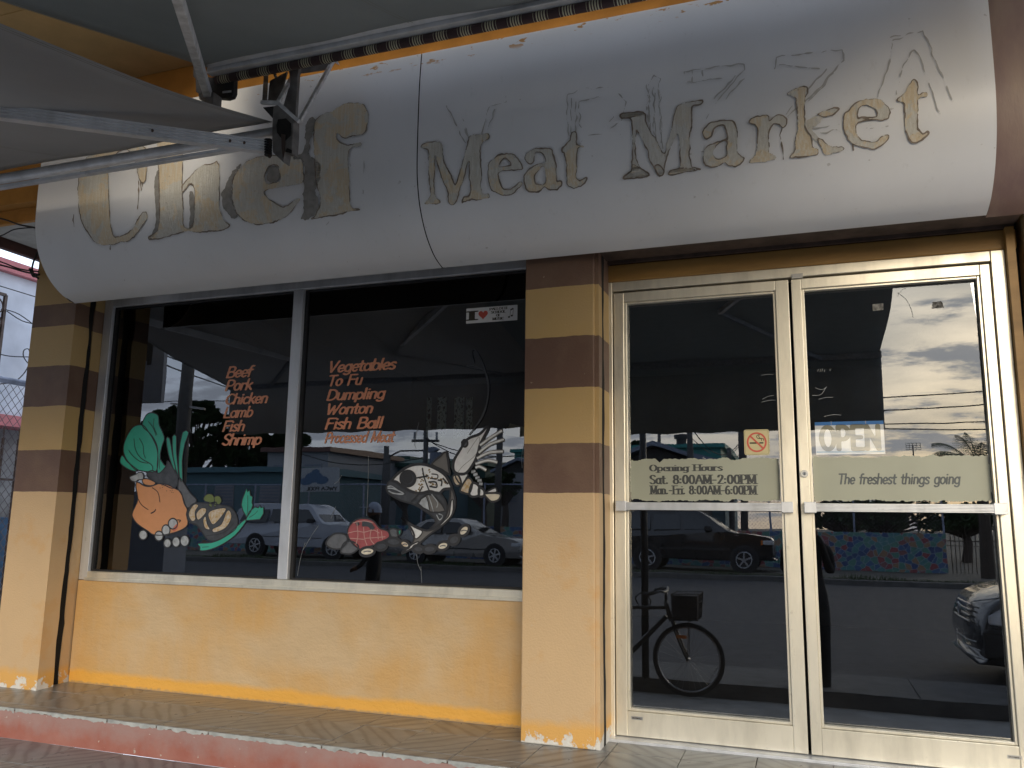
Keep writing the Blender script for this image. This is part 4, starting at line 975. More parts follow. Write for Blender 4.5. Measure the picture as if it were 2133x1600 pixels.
for n_, (t, u0, u1, vb, vt) in enumerate((('Vegetables', 1235, 1945, 182, 72), ('To Fu', 1230, 1590, 325, 220), ('Dumpling', 1222, 1830, 476, 370), ('Wonton', 1215, 1705, 626, 520), ('Fish Ball', 1205, 1805, 782, 672), ('Processed Meat', 1200, 1925, 928, 822))):
    line(t, u0, u1, vb, vt, wl, M['coral'], nib=(.085, .078), shear=.30, rough=.35, seed=n_*7+50, track=.02, dv=.05)

M['strip'] = simple('olive_frosted_film', (.36, .375, .30), .45, var=.10, scale=3, bump=.03)
M['ink'] = simple('dark_sign_ink', (.055, .060, .062), .6, var=.2, scale=14, bump=0)
M['ink2'] = simple('faded_grey_ink', (.105, .12, .125), .6, var=.35, scale=9, bump=0)
def strip(x0, x1, z0, z1, seed, label, notch):
    e = empty('frosted_strip', label, 'window film')
    xs = np.arange(x0-.01, x1+.01, .0025); zs = np.arange(z0-.02, z1+.02, .0025); X, Z = np.meshgrid(xs, zs)
    r_ = .012
    qx = np.abs(X-(x0+x1)/2)-(x1-x0)/2+r_; qz = np.abs(Z-(z0+z1)/2)-(z1-z0)/2+r_
    F = np.hypot(np.maximum(qx, 0), np.maximum(qz, 0))+np.minimum(np.maximum(qx, qz), 0)-r_
    tp = .010*(vnoise(X, Z*0, .05, seed)+.6*vnoise(X, Z*0, .018, seed+1)+.5*vnoise(X, Z*0, .007, seed+2))
    F = np.where(np.abs(Z-(z0+z1)/2) > (z1-z0)*.3, F+tp+.003, F)
    if notch: F = np.maximum(F, -(np.abs(X-(x0+.14))*.75+(Z-(z1-.018)))*-1) if False else np.maximum(F, .018-.9*np.abs(X-x0-.145)-(z1-Z)*1.0)
    field(MB(), F, xs, zs, lambda u, v: (u, -.0015, v)).build('film', M['strip'], e)
    return e
e = strip(-.793, -.094, 1.098, 1.300, 3, 'olive film strip with the opening hours on the left door', True)
z5 = zoomf(1290, 860, 4.325)
line('Opening Hours', 275, 930, 525, 470, e, M['ink'], zf=z5, nib=(.11, .045), serif=True, dv=.0, rough=.03, cell=44)
line('Sat. 8:00AM-2:00PM', 278, 1236, 640, 563, e, M['ink'], zf=z5, nib=(.12, .045), serif=True, dv=.0, rough=.03, cell=44)
line('Mon.-Fri. 8:00AM-6:00PM', 284, 1238, 732, 658, e, M['ink'], zf=z5, nib=(.125, .045), serif=True, dv=.0, rough=.03, cell=44)
e = strip(.052, .766, 1.100, 1.302, 8, 'olive film strip reading The freshest things going on the right door', False)
z6 = zoomf(1670, 860, 4.323)
line('The freshest things going', 328, 1425, 640, 552, e, M['ink2'], zf=z6, nib=(.085, .075), shear=.16, rough=.3, dv=-.002, track=.04)

def wx(px, py, Y=4.0): 
    p = pt(px, py, Y); return (p[0], p[2])
# no-smoking sticker
M['stk_cream'] = simple('cream_sticker', (.60, .53, .30), .5, var=.12, scale=10, bump=0)
M['stk_red'] = simple('sticker_red', (.58, .10, .07), .5, var=.1, bump=0)
M['stk_black'] = simple('sticker_black', (.04, .035, .02), .5, bump=0)
ns = empty('no_smoking_sticker', 'square cream no smoking sticker above the opening hours strip', 'sticker')
sx0, sx1, sz0, sz1 = -.248, -.134, 1.313, 1.433; cxs, czs = (sx0+sx1)/2, (sz0+sz1)/2
def rrect(x0, x1, z0, z1, r_):
    o = []
    for cx_, cz_, a0 in ((x1-r_, z1-r_, 0), (x0+r_, z1-r_, 90), (x0+r_, z0+r_, 180), (x1-r_, z0+r_, 270)): o += arc(cx_, cz_, r_, r_, a0, a0+90, 6)
    return o
yp = lambda y: (lambda u, v: (u, y, v))
MB().prism(rrect(sx0, sx1, sz0, sz1, .010), yp(-.0026), yp(-.0012)).build('card', M['stk_cream'], ns)
MB().ribbon(rrect(sx0+.004, sx1-.004, sz0+.004, sz1-.004, .008), .0010, yp(-.0029), True).build('border', M['stk_black'], ns)
MB().box(cxs-.032, cxs+.008, -.0033, -.0029, czs-.007, czs).box(cxs+.012, cxs+.030, -.0033, -.0029, czs-.007, czs).build('cigarette', M['stk_black'], ns)
sm = MB()
for dxx in (0, .010): sm.ribbon(smoothpoly([(cxs+.022+dxx, czs+.006), (cxs+.020+dxx, czs+.016), (cxs+.006+dxx, czs+.018), (cxs+.0+dxx, czs+.028), (cxs+.010+dxx*.4, czs+.036)], 4, False), .003, yp(-.0033))
sm.build('smoke', M['stk_black'], ns)
MB().ribbon(arc(cxs, czs, .041, .043, 0, 354, 60), .008, yp(-.0038), True).ribbon([(cxs-.029, czs+.030), (cxs+.029, czs-.030)], .008, yp(-.0042)).build('ban_ring', M['stk_red'], ns)
# open sign behind the door glass
M['card_white'] = simple('white_card', (.93, .94, .95), .6, var=.05, bump=0)
M['card_blue'] = simple('blue_card_band', (.03, .22, .62), .5, var=.1, bump=0)
M['card_pale'] = simple('pale_blue_line', (.45, .62, .75), .5, bump=0)
M['card_let'] = simple('buff_open_letters', (.33, .31, .22), .5, var=.15, bump=0)
op = empty('open_sign', 'white OPEN card with blue top band hanging inside the right door', 'sign')
MB().box(.069, .360, .010, .0125, 1.312, 1.462).build('card', M['card_white'], op)
MB().box(.069, .360, .0085, .0095, 1.446, 1.462).build('blue_band', M['card_blue'], op)
MB().box(.072, .357, .0085, .0095, 1.320, 1.327).build('pale_line', M['card_pale'], op)
MB().box(.139, .141, .007, .0085, 1.448, 1.466).box(.285, .287, .007, .0085, 1.45, 1.464).build('hook', M['hardware'], op)
text_mesh(MB(), 'OPEN', .092, .345, 1.335, .104, .0085, nib=(.12, .09), track=.10).build('lettering', M['card_let'], op)
# bumper sticker
bs = empty('bumper_sticker', 'white I love Pallotti School of Music bumper sticker high on the right pane', 'sticker')
bx0, bx1, bz0, bz1 = -1.687, -1.392, 2.047, 2.131
MB().prism(rrect(bx0, bx1, bz0, bz1, .003), yp(-.0026), yp(-.0012)).build('card', simple('sticker_white', (.72, .73, .74), .5, var=.05, bump=0), bs)
text_mesh(MB(), 'I', bx0+.022, bx0+.05, bz0+.019, .046, -.0030, nib=(.15, .08), serif=True).build('lettering', M['stk_black'], bs)
ht = [(bx0+.099+.0018*16*math.sin(t)**3*.95, bz0+.044+.0017*(13*math.cos(t)-5*math.cos(2*t)-2*math.cos(3*t)-math.cos(4*t))) for t in np.linspace(0, 2*math.pi, 40)[:-1]]
MB().face([(a, -.003, b_) for a, b_ in ht]).build('heart', M['stk_red'], bs)
for i, t in enumerate(('PALLOTTI', 'SCHOOL', 'OF', 'MUSIC')):
    hw = (.050, .042, .012, .032)[i]
    text_mesh(MB(), t, bx0+.187-hw, bx0+.187+hw, bz1-.019-.0185*i, .0125, -.003, nib=(.12, .06), serif=True, cell=12).build('lettering', M['stk_black'], bs)
nt_ = MB()
for q in (.252, .268): nt_.face([(bx0+q+.0065*math.cos(t)-.004, -.003, bz0+.020+(q-.252)*.4+.005*math.sin(t)) for t in np.linspace(0, 6.28, 14)[:-1]])
nt_.ribbon([(bx0+.2535, bz0+.020), (bx0+.2565, bz0+.060)], .0022, yp(-.003)).ribbon([(bx0+.2695, bz0+.026), (bx0+.2725, bz0+.066)], .0022, yp(-.003)).ribbon([(bx0+.2565, bz0+.058), (bx0+.2725, bz0+.066)], .008, yp(-.0032))
nt_.build('music_note', M['stk_black'], bs)
# velcro squares, scratches, maker's plates
M['velcro'] = simple('grey_tape_residue', (.22, .22, .21), .9, var=.7, scale=70)
M['velcro_dark'] = simple('dark_tape_residue', (.02, .02, .02), .9, var=.9, scale=90, col2=(.2, .2, .2))
q = [wx(1817, 634), wx(1840, 632), wx(1840, 646), (wx(1818, 648))]
tag(MB().face([(a, GY, b_) for a, b_ in q]).build('tape_residue', M['velcro'], None), 'pale square of tape residue at the top of the right door glass', 'tape mark')
q = [wx(1943, 629), wx(1962, 628), wx(1966, 641), wx(1941, 643)]
tag(MB().face([(a, GY, b_) for a, b_ in q]).build('tape_residue', M['velcro_dark'], None), 'dark speckled tape square on the sky reflection in the right door', 'tape mark')
M['scr'] = simple('pale_glass_scratch', (.30, .32, .33), .6, bump=0)
sc = MB()
def scr(pts_, wd, Y=4.0):
    sc.ribbon(smoothpoly([wx(*p) for p in pts_], 4, False), wd, yp(GY))
for l in ([(1870, 610), (1888, 625), (1898, 645), (1902, 662)], [(1887, 600), (1876, 607), (1870, 618)], [(1588, 832), (1600, 826), (1612, 824)], [(1586, 838), (1604, 834), (1616, 834)], [(1586, 782), (1600, 780), (1611, 781)],
          [(1698, 808), (1712, 812), (1722, 806)], [(1692, 824), (1710, 822), (1720, 808)], [(1705, 832), (1722, 828), (1735, 828)], [(1716, 868), (1735, 864), (1752, 865)], [(1705, 769), (1703, 774)], [(1709, 769), (1708, 775)], [(1713, 768), (1712, 774)], [(1718, 770), (1717, 775)], [(1729, 769), (1729, 773)],
          [(636, 1130), (626, 1165), (620, 1200)], [(664, 1095), (650, 1115), (632, 1145)], [(700, 1055), (690, 1080)], [(868, 1155), (871, 1175), (878, 1190)], [(877, 1180), (879, 1215)], [(768, 950), (767, 1010), (764, 1075)], [(712, 990), (705, 1002), (697, 1008)], [(873, 880), (868, 900), (864, 925), (866, 935)], [(1092, 925), (1087, 950), (1088, 975)]):
    scr(l, .0018)
tag(sc.build('glass_scratches', M['scr'], None, kind='stuff'), kind='stuff')
for x0_, z0_, lab in ((-.79, .092, 'tiny maker plate at the foot of the left glass door'), (.735, .078, 'tiny maker plate at the foot of the right glass door')):
    mk = tag(MB().box(x0_, x0_+.052, -.0490, -.0480, z0_, z0_+.014).build('maker_plate', M['hardware'], None), lab, 'plate')
    text_mesh(MB(), 'VISTAWALL', x0_+.004, x0_+.048, z0_+.0035, .007, -.0495, nib=(.09, .06), cell=10).build('lettering', M['stk_black'], mk)

# produce decals ---------------------------------------------------------
def dm(n, c, **k): return simple('decal_'+n, c, .45, var=k.pop('var', .06), scale=k.pop('scale', 30), bump=0, **k)
D = dict(worn=dm('worn_spot', (.30, .20, .07), var=.4, scale=70), green=dm('green', (.04, .42, .30)), orange=dm('orange', (.66, .30, .13)), olive=dm('olive', (.16, .21, .06)), tan=dm('tan', (.52, .34, .13), var=.3, scale=60, col2=(.66, .62, .55)),
         grey=dm('grey', (.065, .072, .085), var=.4), mid=dm('midgrey', (.14, .15, .17), var=.3), pale=dm('pale', (.50, .54, .58), var=.45), white=dm('white', (.82, .84, .86), var=.12), cream=dm('cream', (.80, .74, .60), var=.2),
         line=dm('line', (.028, .028, .032)), red=dm('red', (.42, .10, .11), var=.2), pink=dm('pink', (.55, .33, .30)), salmon=dm('salmon', (.60, .16, .10)), tail=dm('tail', (.17, .165, .16)), rust=dm('worn_white', (.84, .86, .88), var=.1, scale=75))
class Decal:
    def __init__(s, label, zf):
        s.e = empty('produce_decal', label, 'window decal', 'food decals on the shop window'); s.zf = zf; s.y = -.0012; s.out = []
    def uv(s, p): return wx(*s.zf(*p))
    def shape(s, name, col, poly, sm=4, outline=8):
        s.y -= .00006
        q = [s.uv(p) for p in (smoothpoly(poly, sm) if sm else poly)]
        y = s.y
        o = MB().face([(a, y, b_) for a, b_ in q]).build(name, D[col], s.e)
        if outline: s.out.append((q, outline, True))
        return o
    def ell(s, name, col, u, v, a, b_, rot=0, outline=8):
        c_, s_ = math.cos(math.radians(rot)), math.sin(math.radians(rot))
        return s.shape(name, col, [(u+a*math.cos(t)*c_-b_*math.sin(t)*s_, v+a*math.cos(t)*s_+b_*math.sin(t)*c_) for t in np.linspace(0, 2*math.pi, 21)[:-1]], 2, outline)
    def stroke(s, pts_, wd, col='line', name='linework'):
        s.out.append(([s.uv(p) for p in smoothpoly(pts_, 4, False)], wd, False, col, name))
    def done(s):
        unit = abs(s.uv((100, 0))[0]-s.uv((0, 0))[0])/100; groups = {}
        for r_ in s.out:
            q, wd, cl_ = r_[:3]; col, name = (r_[3], r_[4]) if len(r_) > 3 else ('line', 'outline')
            s.y -= .00003; y = s.y
            groups.setdefault((col, name), MB()).ribbon(q, wd*unit, yp(y), cl_)
        for (col, name), mb in groups.items(): mb.build(name, D[col], s.e)
d = Decal('cartoon decal of leafy greens, roast chicken, pumpkin and celery on the left pane', zoomf(230, 840, 5))
d.shape('stem', 'grey', [(440, 700), (510, 730), (585, 650), (600, 600), (650, 670), (700, 740), (705, 800), (690, 870), (640, 885), (560, 850), (470, 820), (380, 740)])
d.shape('stem', 'mid', [(720, 790), (740, 790), (830, 930), (900, 1010), (855, 1060), (800, 1085), (750, 960), (705, 880)])
d.shape('leaf', 'green', [(340, 230), (240, 250), (160, 380), (140, 500), (180, 600), (260, 690), (300, 700), (400, 715), (480, 705), (500, 600), (490, 480), (450, 380), (400, 300)])
d.shape('leaf', 'green', [(130, 545), (105, 590), (120, 640), (220, 700), (290, 700), (180, 610)])
d.shape('leaf', 'green', [(345, 250), (340, 200), (380, 120), (440, 100), (500, 130), (510, 220), (545, 300), (565, 370), (540, 450), (520, 560), (560, 640), (585, 660), (510, 730), (490, 690), (497, 480), (450, 360), (400, 300)])
d.shape('stalk', 'green', [(585, 375), (620, 370), (650, 540), (690, 720), (672, 712), (610, 540)], 2)
d.shape('stalk', 'green', [(650, 350), (690, 345), (690, 500), (715, 770), (700, 740), (658, 560)], 2)
d.shape('stalk', 'green', [(755, 305), (820, 305), (780, 420), (750, 600), (755, 800), (725, 780), (715, 560)], 2)
d.shape('bone', 'pale', [(205, 770), (230, 755), (270, 740), (300, 720), (340, 730), (345, 790), (290, 800), (270, 820), (240, 815), (215, 800)])
d.shape('neck', 'orange', [(335, 800), (380, 785), (472, 825), (440, 858), (360, 848)])
d.shape('chicken', 'orange', [(285, 822), (360, 862), (430, 865), (520, 835), (600, 850), (680, 890), (740, 930), (770, 1040), (803, 1105), (795, 1160), (808, 1265), (720, 1330), (560, 1372), (450, 1368), (400, 1335), (330, 1290), (270, 1240), (230, 1160), (270, 1060), (290, 990), (270, 870)], 3)
d.shape('pumpkin', 'grey', [(860, 1050), (960, 1040), (1150, 1060), (1260, 1090), (1320, 1180), (1320, 1290), (1230, 1370), (1100, 1430), (1020, 1420), (950, 1330), (900, 1270), (820, 1230), (805, 1140)])
for pl in ([(870, 1060), (920, 1065), (885, 1130), (888, 1210), (850, 1225), (820, 1150)], [(900, 1150), (950, 1095), (1000, 1100), (990, 1150), (920, 1215)], [(1025, 1150), (1080, 1110), (1205, 1095), (1160, 1180), (1080, 1262), (1040, 1220)], [(970, 1220), (995, 1180), (1010, 1255), (1038, 1312), (990, 1300)], [(1070, 1310), (1160, 1260), (1215, 1130), (1250, 1125), (1262, 1200), (1200, 1300), (1090, 1345)]):
    d.shape('flesh', 'tan', pl, 4, 4)
for pl in ([(975, 990), (1010, 950), (1060, 950), (1085, 990), (1080, 1030), (1000, 1025)], [(1090, 975), (1140, 970), (1160, 1020), (1130, 1055), (1090, 1020)], [(1030, 1040), (1052, 1035), (1062, 1080), (1035, 1070)], [(1085, 1045), (1110, 1030), (1100, 1075), (1085, 1070)]):
    d.shape('sprout', 'olive', pl, 4, 5)
d.shape('celery_stem', 'green', [(918, 1460), (1060, 1450), (1200, 1390), (1300, 1300), (1400, 1215), (1412, 1238), (1300, 1380), (1150, 1480), (1020, 1530), (940, 1535), (938, 1500)], 3)
d.shape('celery_leaf', 'green', [(1420, 890), (1432, 925), (1455, 905), (1462, 960), (1485, 975), (1478, 1040), (1488, 1060), (1465, 1130), (1425, 1190), (1385, 1120), (1368, 1060), (1378, 1000), (1398, 950)], 0)
d.shape('celery_leaf', 'green', [(1415, 1220), (1450, 1130), (1510, 1080), (1545, 1090), (1560, 1065), (1572, 1090), (1600, 1080), (1598, 1150), (1560, 1210), (1480, 1218)], 0)
for u, v, a, b_ in ((345, 1372, 43, 50), (510, 1383, 43, 50), (655, 1255, 48, 55), (583, 1322, 42, 55), (598, 1458, 38, 46), (688, 1445, 40, 53), (778, 1433, 46, 58)): d.ell('berry', 'pale', u, v, a, b_, 0, 10)
d.shape('red_bit', 'salmon', [(650, 1312), (700, 1252), (705, 1300), (670, 1335)], 3, 0)  # small printed red piece
for l, wd in (([(440, 880), (500, 930), (520, 1030)], 6), ([(290, 990), (330, 1060), (400, 1110)], 6), ([(400, 190), (450, 260), (480, 340)], 5), ([(460, 160), (455, 240), (490, 330)], 5), ([(250, 370), (265, 480), (320, 570), (430, 640), (445, 700)], 6), ([(305, 365), (345, 440), (350, 520), (370, 575)], 5), ([(195, 490), (240, 550), (320, 610), (400, 625)], 6), ([(150, 560), (220, 640), (300, 700)], 6), ([(530, 540), (515, 620), (520, 690)], 5), ([(425, 1148), (460, 1130), (478, 1105)], 10), ([(700, 1215), (735, 1220), (720, 1240)], 8), ([(1435, 960), (1435, 1080), (1425, 1180)], 4), ([(1450, 1190), (1500, 1160), (1540, 1120)], 4), ([(960, 1500), (1030, 1495)], 4), ([(350, 760), (385, 760), (420, 800)], 8), ([(820, 1240), (900, 1260), (960, 1330)], 5), ([(1000, 1380), (1180, 1350), (1290, 1250)], 5)):
    d.stroke(l, wd)
for u, v in ((540, 855), (560, 862), (545, 875), (520, 882), (575, 850), (625, 910), (645, 905), (640, 925), (655, 930), (588, 912)): d.stroke([(u, v), (u+7, v+3)], 5)
d.done()
d = Decal('cartoon decal of fish, shrimp, ham and beans, partly peeled, on the right pane', zoomf(660, 860, 4.707))
d.shape('clam', 'mid', [(95, 1280), (150, 1200), (220, 1180), (290, 1200), (300, 1260), (240, 1330), (150, 1330)])
d.shape('clam', 'mid', [(240, 1345), (270, 1280), (330, 1255), (400, 1290), (410, 1335), (340, 1382), (250, 1375)])
d.shape('ham', 'red', [(330, 1100), (400, 1045), (480, 1035), (560, 1060), (620, 1130), (700, 1160), (715, 1220), (640, 1262), (560, 1300), (470, 1322), (420, 1335), (330, 1250), (305, 1170)])
d.shape('onion', 'mid', [(715, 1150), (760, 1135), (800, 1160), (795, 1215), (740, 1225)]); d.shape('sprout', 'green', [(792, 1162), (830, 1145), (825, 1190), (803, 1202)], 2)
d.shape('belly', 'grey', [(690, 720), (745, 665), (930, 775), (1110, 775), (1210, 790), (1270, 880), (1278, 980), (1220, 1080), (1110, 1140), (1170, 1080), (1140, 1020), (1060, 960), (960, 900), (830, 860), (720, 800), (690, 760)])
d.shape('dorsal_fin', 'tail', [(1130, 505), (1210, 430), (1275, 385), (1300, 550), (1310, 610), (1230, 560)], 2, 12)
d.shape('body', 'rust', [(745, 660), (820, 580), (920, 520), (1030, 505), (1130, 530), (1250, 600), (1310, 690), (1320, 740), (1250, 750), (1200, 790), (1110, 770), (1020, 790), (930, 770), (840, 720), (790, 680)], 4, 14)
d.shape('tail', 'tail', [(1320, 740), (1350, 800), (1362, 900), (1325, 1010), (1240, 1100), (1100, 1200), (1000, 1290), (870, 1368), (840, 1370), (930, 1290), (960, 1200), (900, 1090), (830, 1030), (960, 1110), (1080, 1155), (1180, 1120), (1270, 1010), (1305, 870)], 3, 10)
for pl in ([(850, 1055), (960, 1122), (1040, 1165), (985, 1235), (942, 1200), (905, 1100)], [(870, 1360), (940, 1290), (1010, 1262), (960, 1312)], [(1302, 1000), (1320, 870), (1342, 860), (1332, 990), (1260, 1080), (1195, 1122), (1260, 1050)]): d.shape('scale_patch', 'white', pl, 3, 6)
d.shape('pectoral_fin', 'tail', [(990, 890), (1090, 800), (1180, 840), (1262, 962), (1130, 975), (1100, 960)], 2, 8)
rp = random.Random(4)
for u0_, v0_ in ((1000, 740), (1015, 700), (1120, 640), (1090, 590), (1150, 700), (1270, 690), (1030, 650), (985, 770), (1200, 640)):
    for k in range(5):
        u_, v_ = u0_+rp.gauss(0, 22), v0_+rp.gauss(0, 18); d.shape('worn_spot', 'worn', [(u_+rp.uniform(4, 13)*math.cos(t), v_+rp.uniform(4, 12)*math.sin(t)) for t in np.linspace(0, 6.28, 8)[:-1]], 0, 0)
d.ell('eye', 'grey', 898, 645, 70, 72, 0, 16); d.ell('pupil', 'line', 893, 640, 48, 50, 0, 4)
d.shape('fin_patch', 'pale', [(1005, 890), (1075, 820), (1105, 930), (1100, 955)], 2, 4)
d.shape('shrimp_body', 'white', [(1668, 140), (1680, 165), (1605, 310), (1590, 370), (1550, 480), (1470, 590), (1390, 598), (1345, 560), (1350, 470), (1400, 380), (1480, 260), (1600, 210)], 4, 14)
d.ell('shrimp_eye', 'mid', 1455, 300, 28, 35, 0, 10)
d.shape('segment', 'white', [(1360, 605), (1480, 600), (1470, 640), (1420, 705)], 3, 8)
for pl in ([(1340, 620), (1390, 612), (1420, 690), (1380, 716), (1345, 680)], [(1410, 755), (1480, 640), (1530, 680), (1500, 790), (1440, 782)]): d.shape('segment', 'tan', pl, 4, 10)
for pl in ([(1500, 780), (1532, 690), (1592, 720), (1588, 810), (1520, 820)], [(1595, 735), (1642, 760), (1642, 812), (1597, 816)]): d.shape('segment', 'white', pl, 4, 12)
d.shape('tail_fan', 'white', [(1662, 782), (1752, 735), (1765, 778), (1700, 785)], 3, 8); d.shape('tail_fan', 'cream', [(1655, 792), (1795, 792), (1790, 850), (1720, 872), (1670, 832)], 3, 10)
for u, v, a, b_, r_, c_ in ((500, 1360, 72, 42, -8, 'cream'), (868, 1290, 48, 34, 30, 'tan'), (1240, 1305, 58, 40, -20, 'cream'), (1447, 1155, 60, 40, -50, 'cream')): d.ell('bean', c_, u, v, a, b_, r_, 14); d.stroke([(u-a*.5, v+5), (u, v-4), (u+a*.5, v+2)], 5, 'mid', 'bean_line')
for u, v, a, b_, r_ in ((635, 1308, 58, 38, -8), (757, 1265, 68, 40, 5), (1000, 1335, 52, 36, 8), (1110, 1335, 60, 38, -5), (1350, 1245, 56, 44, -35)): d.ell('bean', 'grey', u, v, a, b_, r_, 14)
for l in ([(1560, 540), (1600, 528), (1665, 562)], [(1560, 502), (1680, 468), (1775, 488)], [(1575, 448), (1690, 392), (1830, 380)], [(1592, 392), (1700, 312), (1838, 262)], [(1604, 320), (1700, 250), (1820, 175)]):
    d.stroke(l, 18, 'tail', 'leg_edge'); d.stroke(l, 9, 'white', 'leg')
for l in ([(1520, 580), (1560, 575)], [(1540, 610), (1580, 600)], [(1560, 640), (1600, 635)], [(1580, 665), (1620, 665)], [(1595, 695), (1630, 700)]): d.stroke(l, 22, 'line', 'leglet_edge'); d.stroke(l, 12, 'pale', 'leglet')
for l, wd, c_ in (([(700, 740), (760, 745), (860, 795), (760, 790), (710, 765)], 6, 'pale'), ([(700, 725), (740, 720), (800, 760)], 5, 'pale'), ([(1040, 540), (1060, 640), (1110, 770)], 7, 'line'), ([(980, 640), (1100, 618)], 8, 'line'), ([(1130, 600), (1190, 610), (1180, 650), (1120, 640)], 6, 'line'), ([(1100, 680), (1170, 680), (1180, 730), (1110, 720)], 8, 'line'), ([(1190, 660), (1230, 670), (1225, 720)], 8, 'line'), ([(1240, 640), (1290, 700)], 8, 'line'), ([(930, 870), (1000, 800), (1040, 720)], 6, 'line'), ([(1100, 810), (1130, 900), (1150, 970)], 5, 'pale'), ([(1130, 800), (1190, 880), (1180, 930)], 5, 'pale'), ([(1180, 1000), (1210, 1050), (1240, 1010), (1200, 990)], 5, 'pale'), ([(390, 1095), (420, 1078)], 22, 'grey'), ([(450, 1088), (520, 1095), (560, 1145)], 26, 'grey'), ([(1480, 400), (1560, 280), (1600, 240), (1570, 400), (1440, 520), (1390, 580)], 2, 'tail')): d.stroke(l, wd, c_, 'linework_'+c_)
for l in ([(465, 1120), (475, 1230), (500, 1300)], [(310, 1180), (400, 1160), (470, 1170), (560, 1150), (620, 1180)], [(400, 1080), (410, 1200), (390, 1290)], [(540, 1140), (530, 1230), (570, 1290)], [(600, 1140), (610, 1240)], [(480, 1230), (560, 1225), (680, 1215)], [(640, 1160), (650, 1240)], [(330, 1230), (400, 1235), (470, 1240)], [(360, 1080), (470, 1060), (560, 1080)]): d.stroke(l, 4, 'pink', 'crackle')
d.zf = zoomf(711, 533, 3)
for l in ([(800, 1120), (890, 1000), (925, 850), (910, 740), (860, 700), (790, 685), (800, 695), (880, 712)], [(830, 1090), (900, 960), (920, 830), (890, 680), (840, 590), (818, 600), (832, 670)]): d.stroke(l, 5, 'grey', 'feeler')
d.done()

# lace curtain and a leaning card inside the shop
def m_lace():
    b = NB('lace_curtain'); p = b.co()
    v = b.n('ShaderNodeTexVoronoi', feature='DISTANCE_TO_EDGE'); b.put(v.inputs['Vector'], b.mapping(p, (1, 1, .8))); v.inputs['Scale'].default_value = 38
    n = b.noise(p, 34, 3, .5, 1.8)
    f = b.math('MAXIMUM', b.ramp(v.outputs[0], [(.10, 1.0), (.14, 0.0)]), b.ramp(n, [(.50, 0.0), (.53, 1.0)]))
    return b.set(Base_Color=b.mix(f, (.02, .022, .025), (.55, .66, .62)), Roughness=.9)
M['lace'] = m_lace()
lc = empty('lace_curtain', 'strips of patterned lace curtain hanging inside the right pane', 'curtain')
for x_, w_ in ((894, 9), (921, 19), (957, 20), (978, 13)):
    a = pt(x_-w_/2, 828, 4.45); b_ = pt(x_+w_/2, 912, 4.45); mb = MB()
    xs_ = np.linspace(a[0], b_[0], 9)
    for i in range(8):
        y0_, y1_ = a[1]+.012*math.sin(i*1.4), a[1]+.012*math.sin((i+1)*1.4)
        mb.face([(xs_[i], y0_, b_[2]), (xs_[i+1], y1_, b_[2]), (xs_[i+1], y1_, a[2]), (xs_[i], y0_, a[2])])
    mb.build('strip', M['lace'], lc)
cd = [pt(1062, 882, 4.5), pt(1092, 890, 4.5), pt(1092, 912, 4.5), pt(1052, 906, 4.5)]
tag(MB().face(cd).build('leaning_card', M['stk_cream'], None), 'corner of a pale card leaning inside the right pane', 'card')
# ------------------------------------------------------------------ the street behind the camera (seen in the glass)
M['asphalt'] = simple('grey_asphalt', (.040, .040, .044), .85, var=.3, scale=3, bump=.5, bscale=120)
M['concrete'] = simple('worn_concrete', (.34, .33, .31), .85, var=.3, scale=4, bump=.4)
M['kerb'] = simple('kerb_concrete', (.11, .108, .104), .85, var=.4, scale=5, bump=.4)
M['grass'] = simple('verge_grass', (.055, .085, .03), .9, var=.5, scale=20)
M['dirt'] = simple('dry_verge', (.12, .11, .09), .9, var=.4, scale=6)
tag(MB().box(-60, 60, -4.18, -1.285, -.9, -.62).build('pavement', M['concrete'], None), kind='structure')
tag(MB().box(-60, -6.001, -1.285, 30, -.9, -.616).build('alley_ground', M['concrete'], None), kind='structure')
kb = MB(); x = -30
kerb_o = tag(MB().box(-60, 60, -5.2, -4.181, -.9, -.497).build('near_kerb', M['kerb'], None), kind='structure')
k0 = None
for i in range(30):
    if k0 is None: k0 = MB().box(-.895, .895, -.505, .505, 0, .008).build('slab', M['kerb'], kerb_o, bevel=.004); o = k0
    else: o = k0.copy(); C.objects.link(o)
    o.parent = kerb_o; o.location = (-27+1.8*i, -4.69, -.497)
tag(MB().box(-150, 150, -19.6, -5.201, -.9, -.565).build('road', M['asphalt'], None), kind='structure')
tag(MB().box(-150, 150, -20.0, -19.601, -.9, -.44).build('far_kerb', M['kerb'], None), kind='structure')
tag(MB().box(-150, 150, -200, -20.001, -.9, -.425).build('far_ground', M['dirt'], None), kind='structure')
gm = MB(); rg = random.Random(3)
for i in range(5200):
    x = rg.uniform(-26, 8); y = rg.gauss(-20.0, .12); h = rg.uniform(.03, .13)*(1.3 if vnoise(np.array([x]), np.array([0.0]), 1.2, 3)[0] > 0 else .5); a = rg.uniform(0, 6.28)
    gm.face([(x-.01*math.cos(a), y-.01*math.sin(a), -.43), (x+.01*math.cos(a), y+.01*math.sin(a), -.43), (x+rg.uniform(-.05, .05), y+rg.uniform(-.05, .05), -.43+h)])
gm.build('verge_grass', M['grass'], None, kind='stuff')

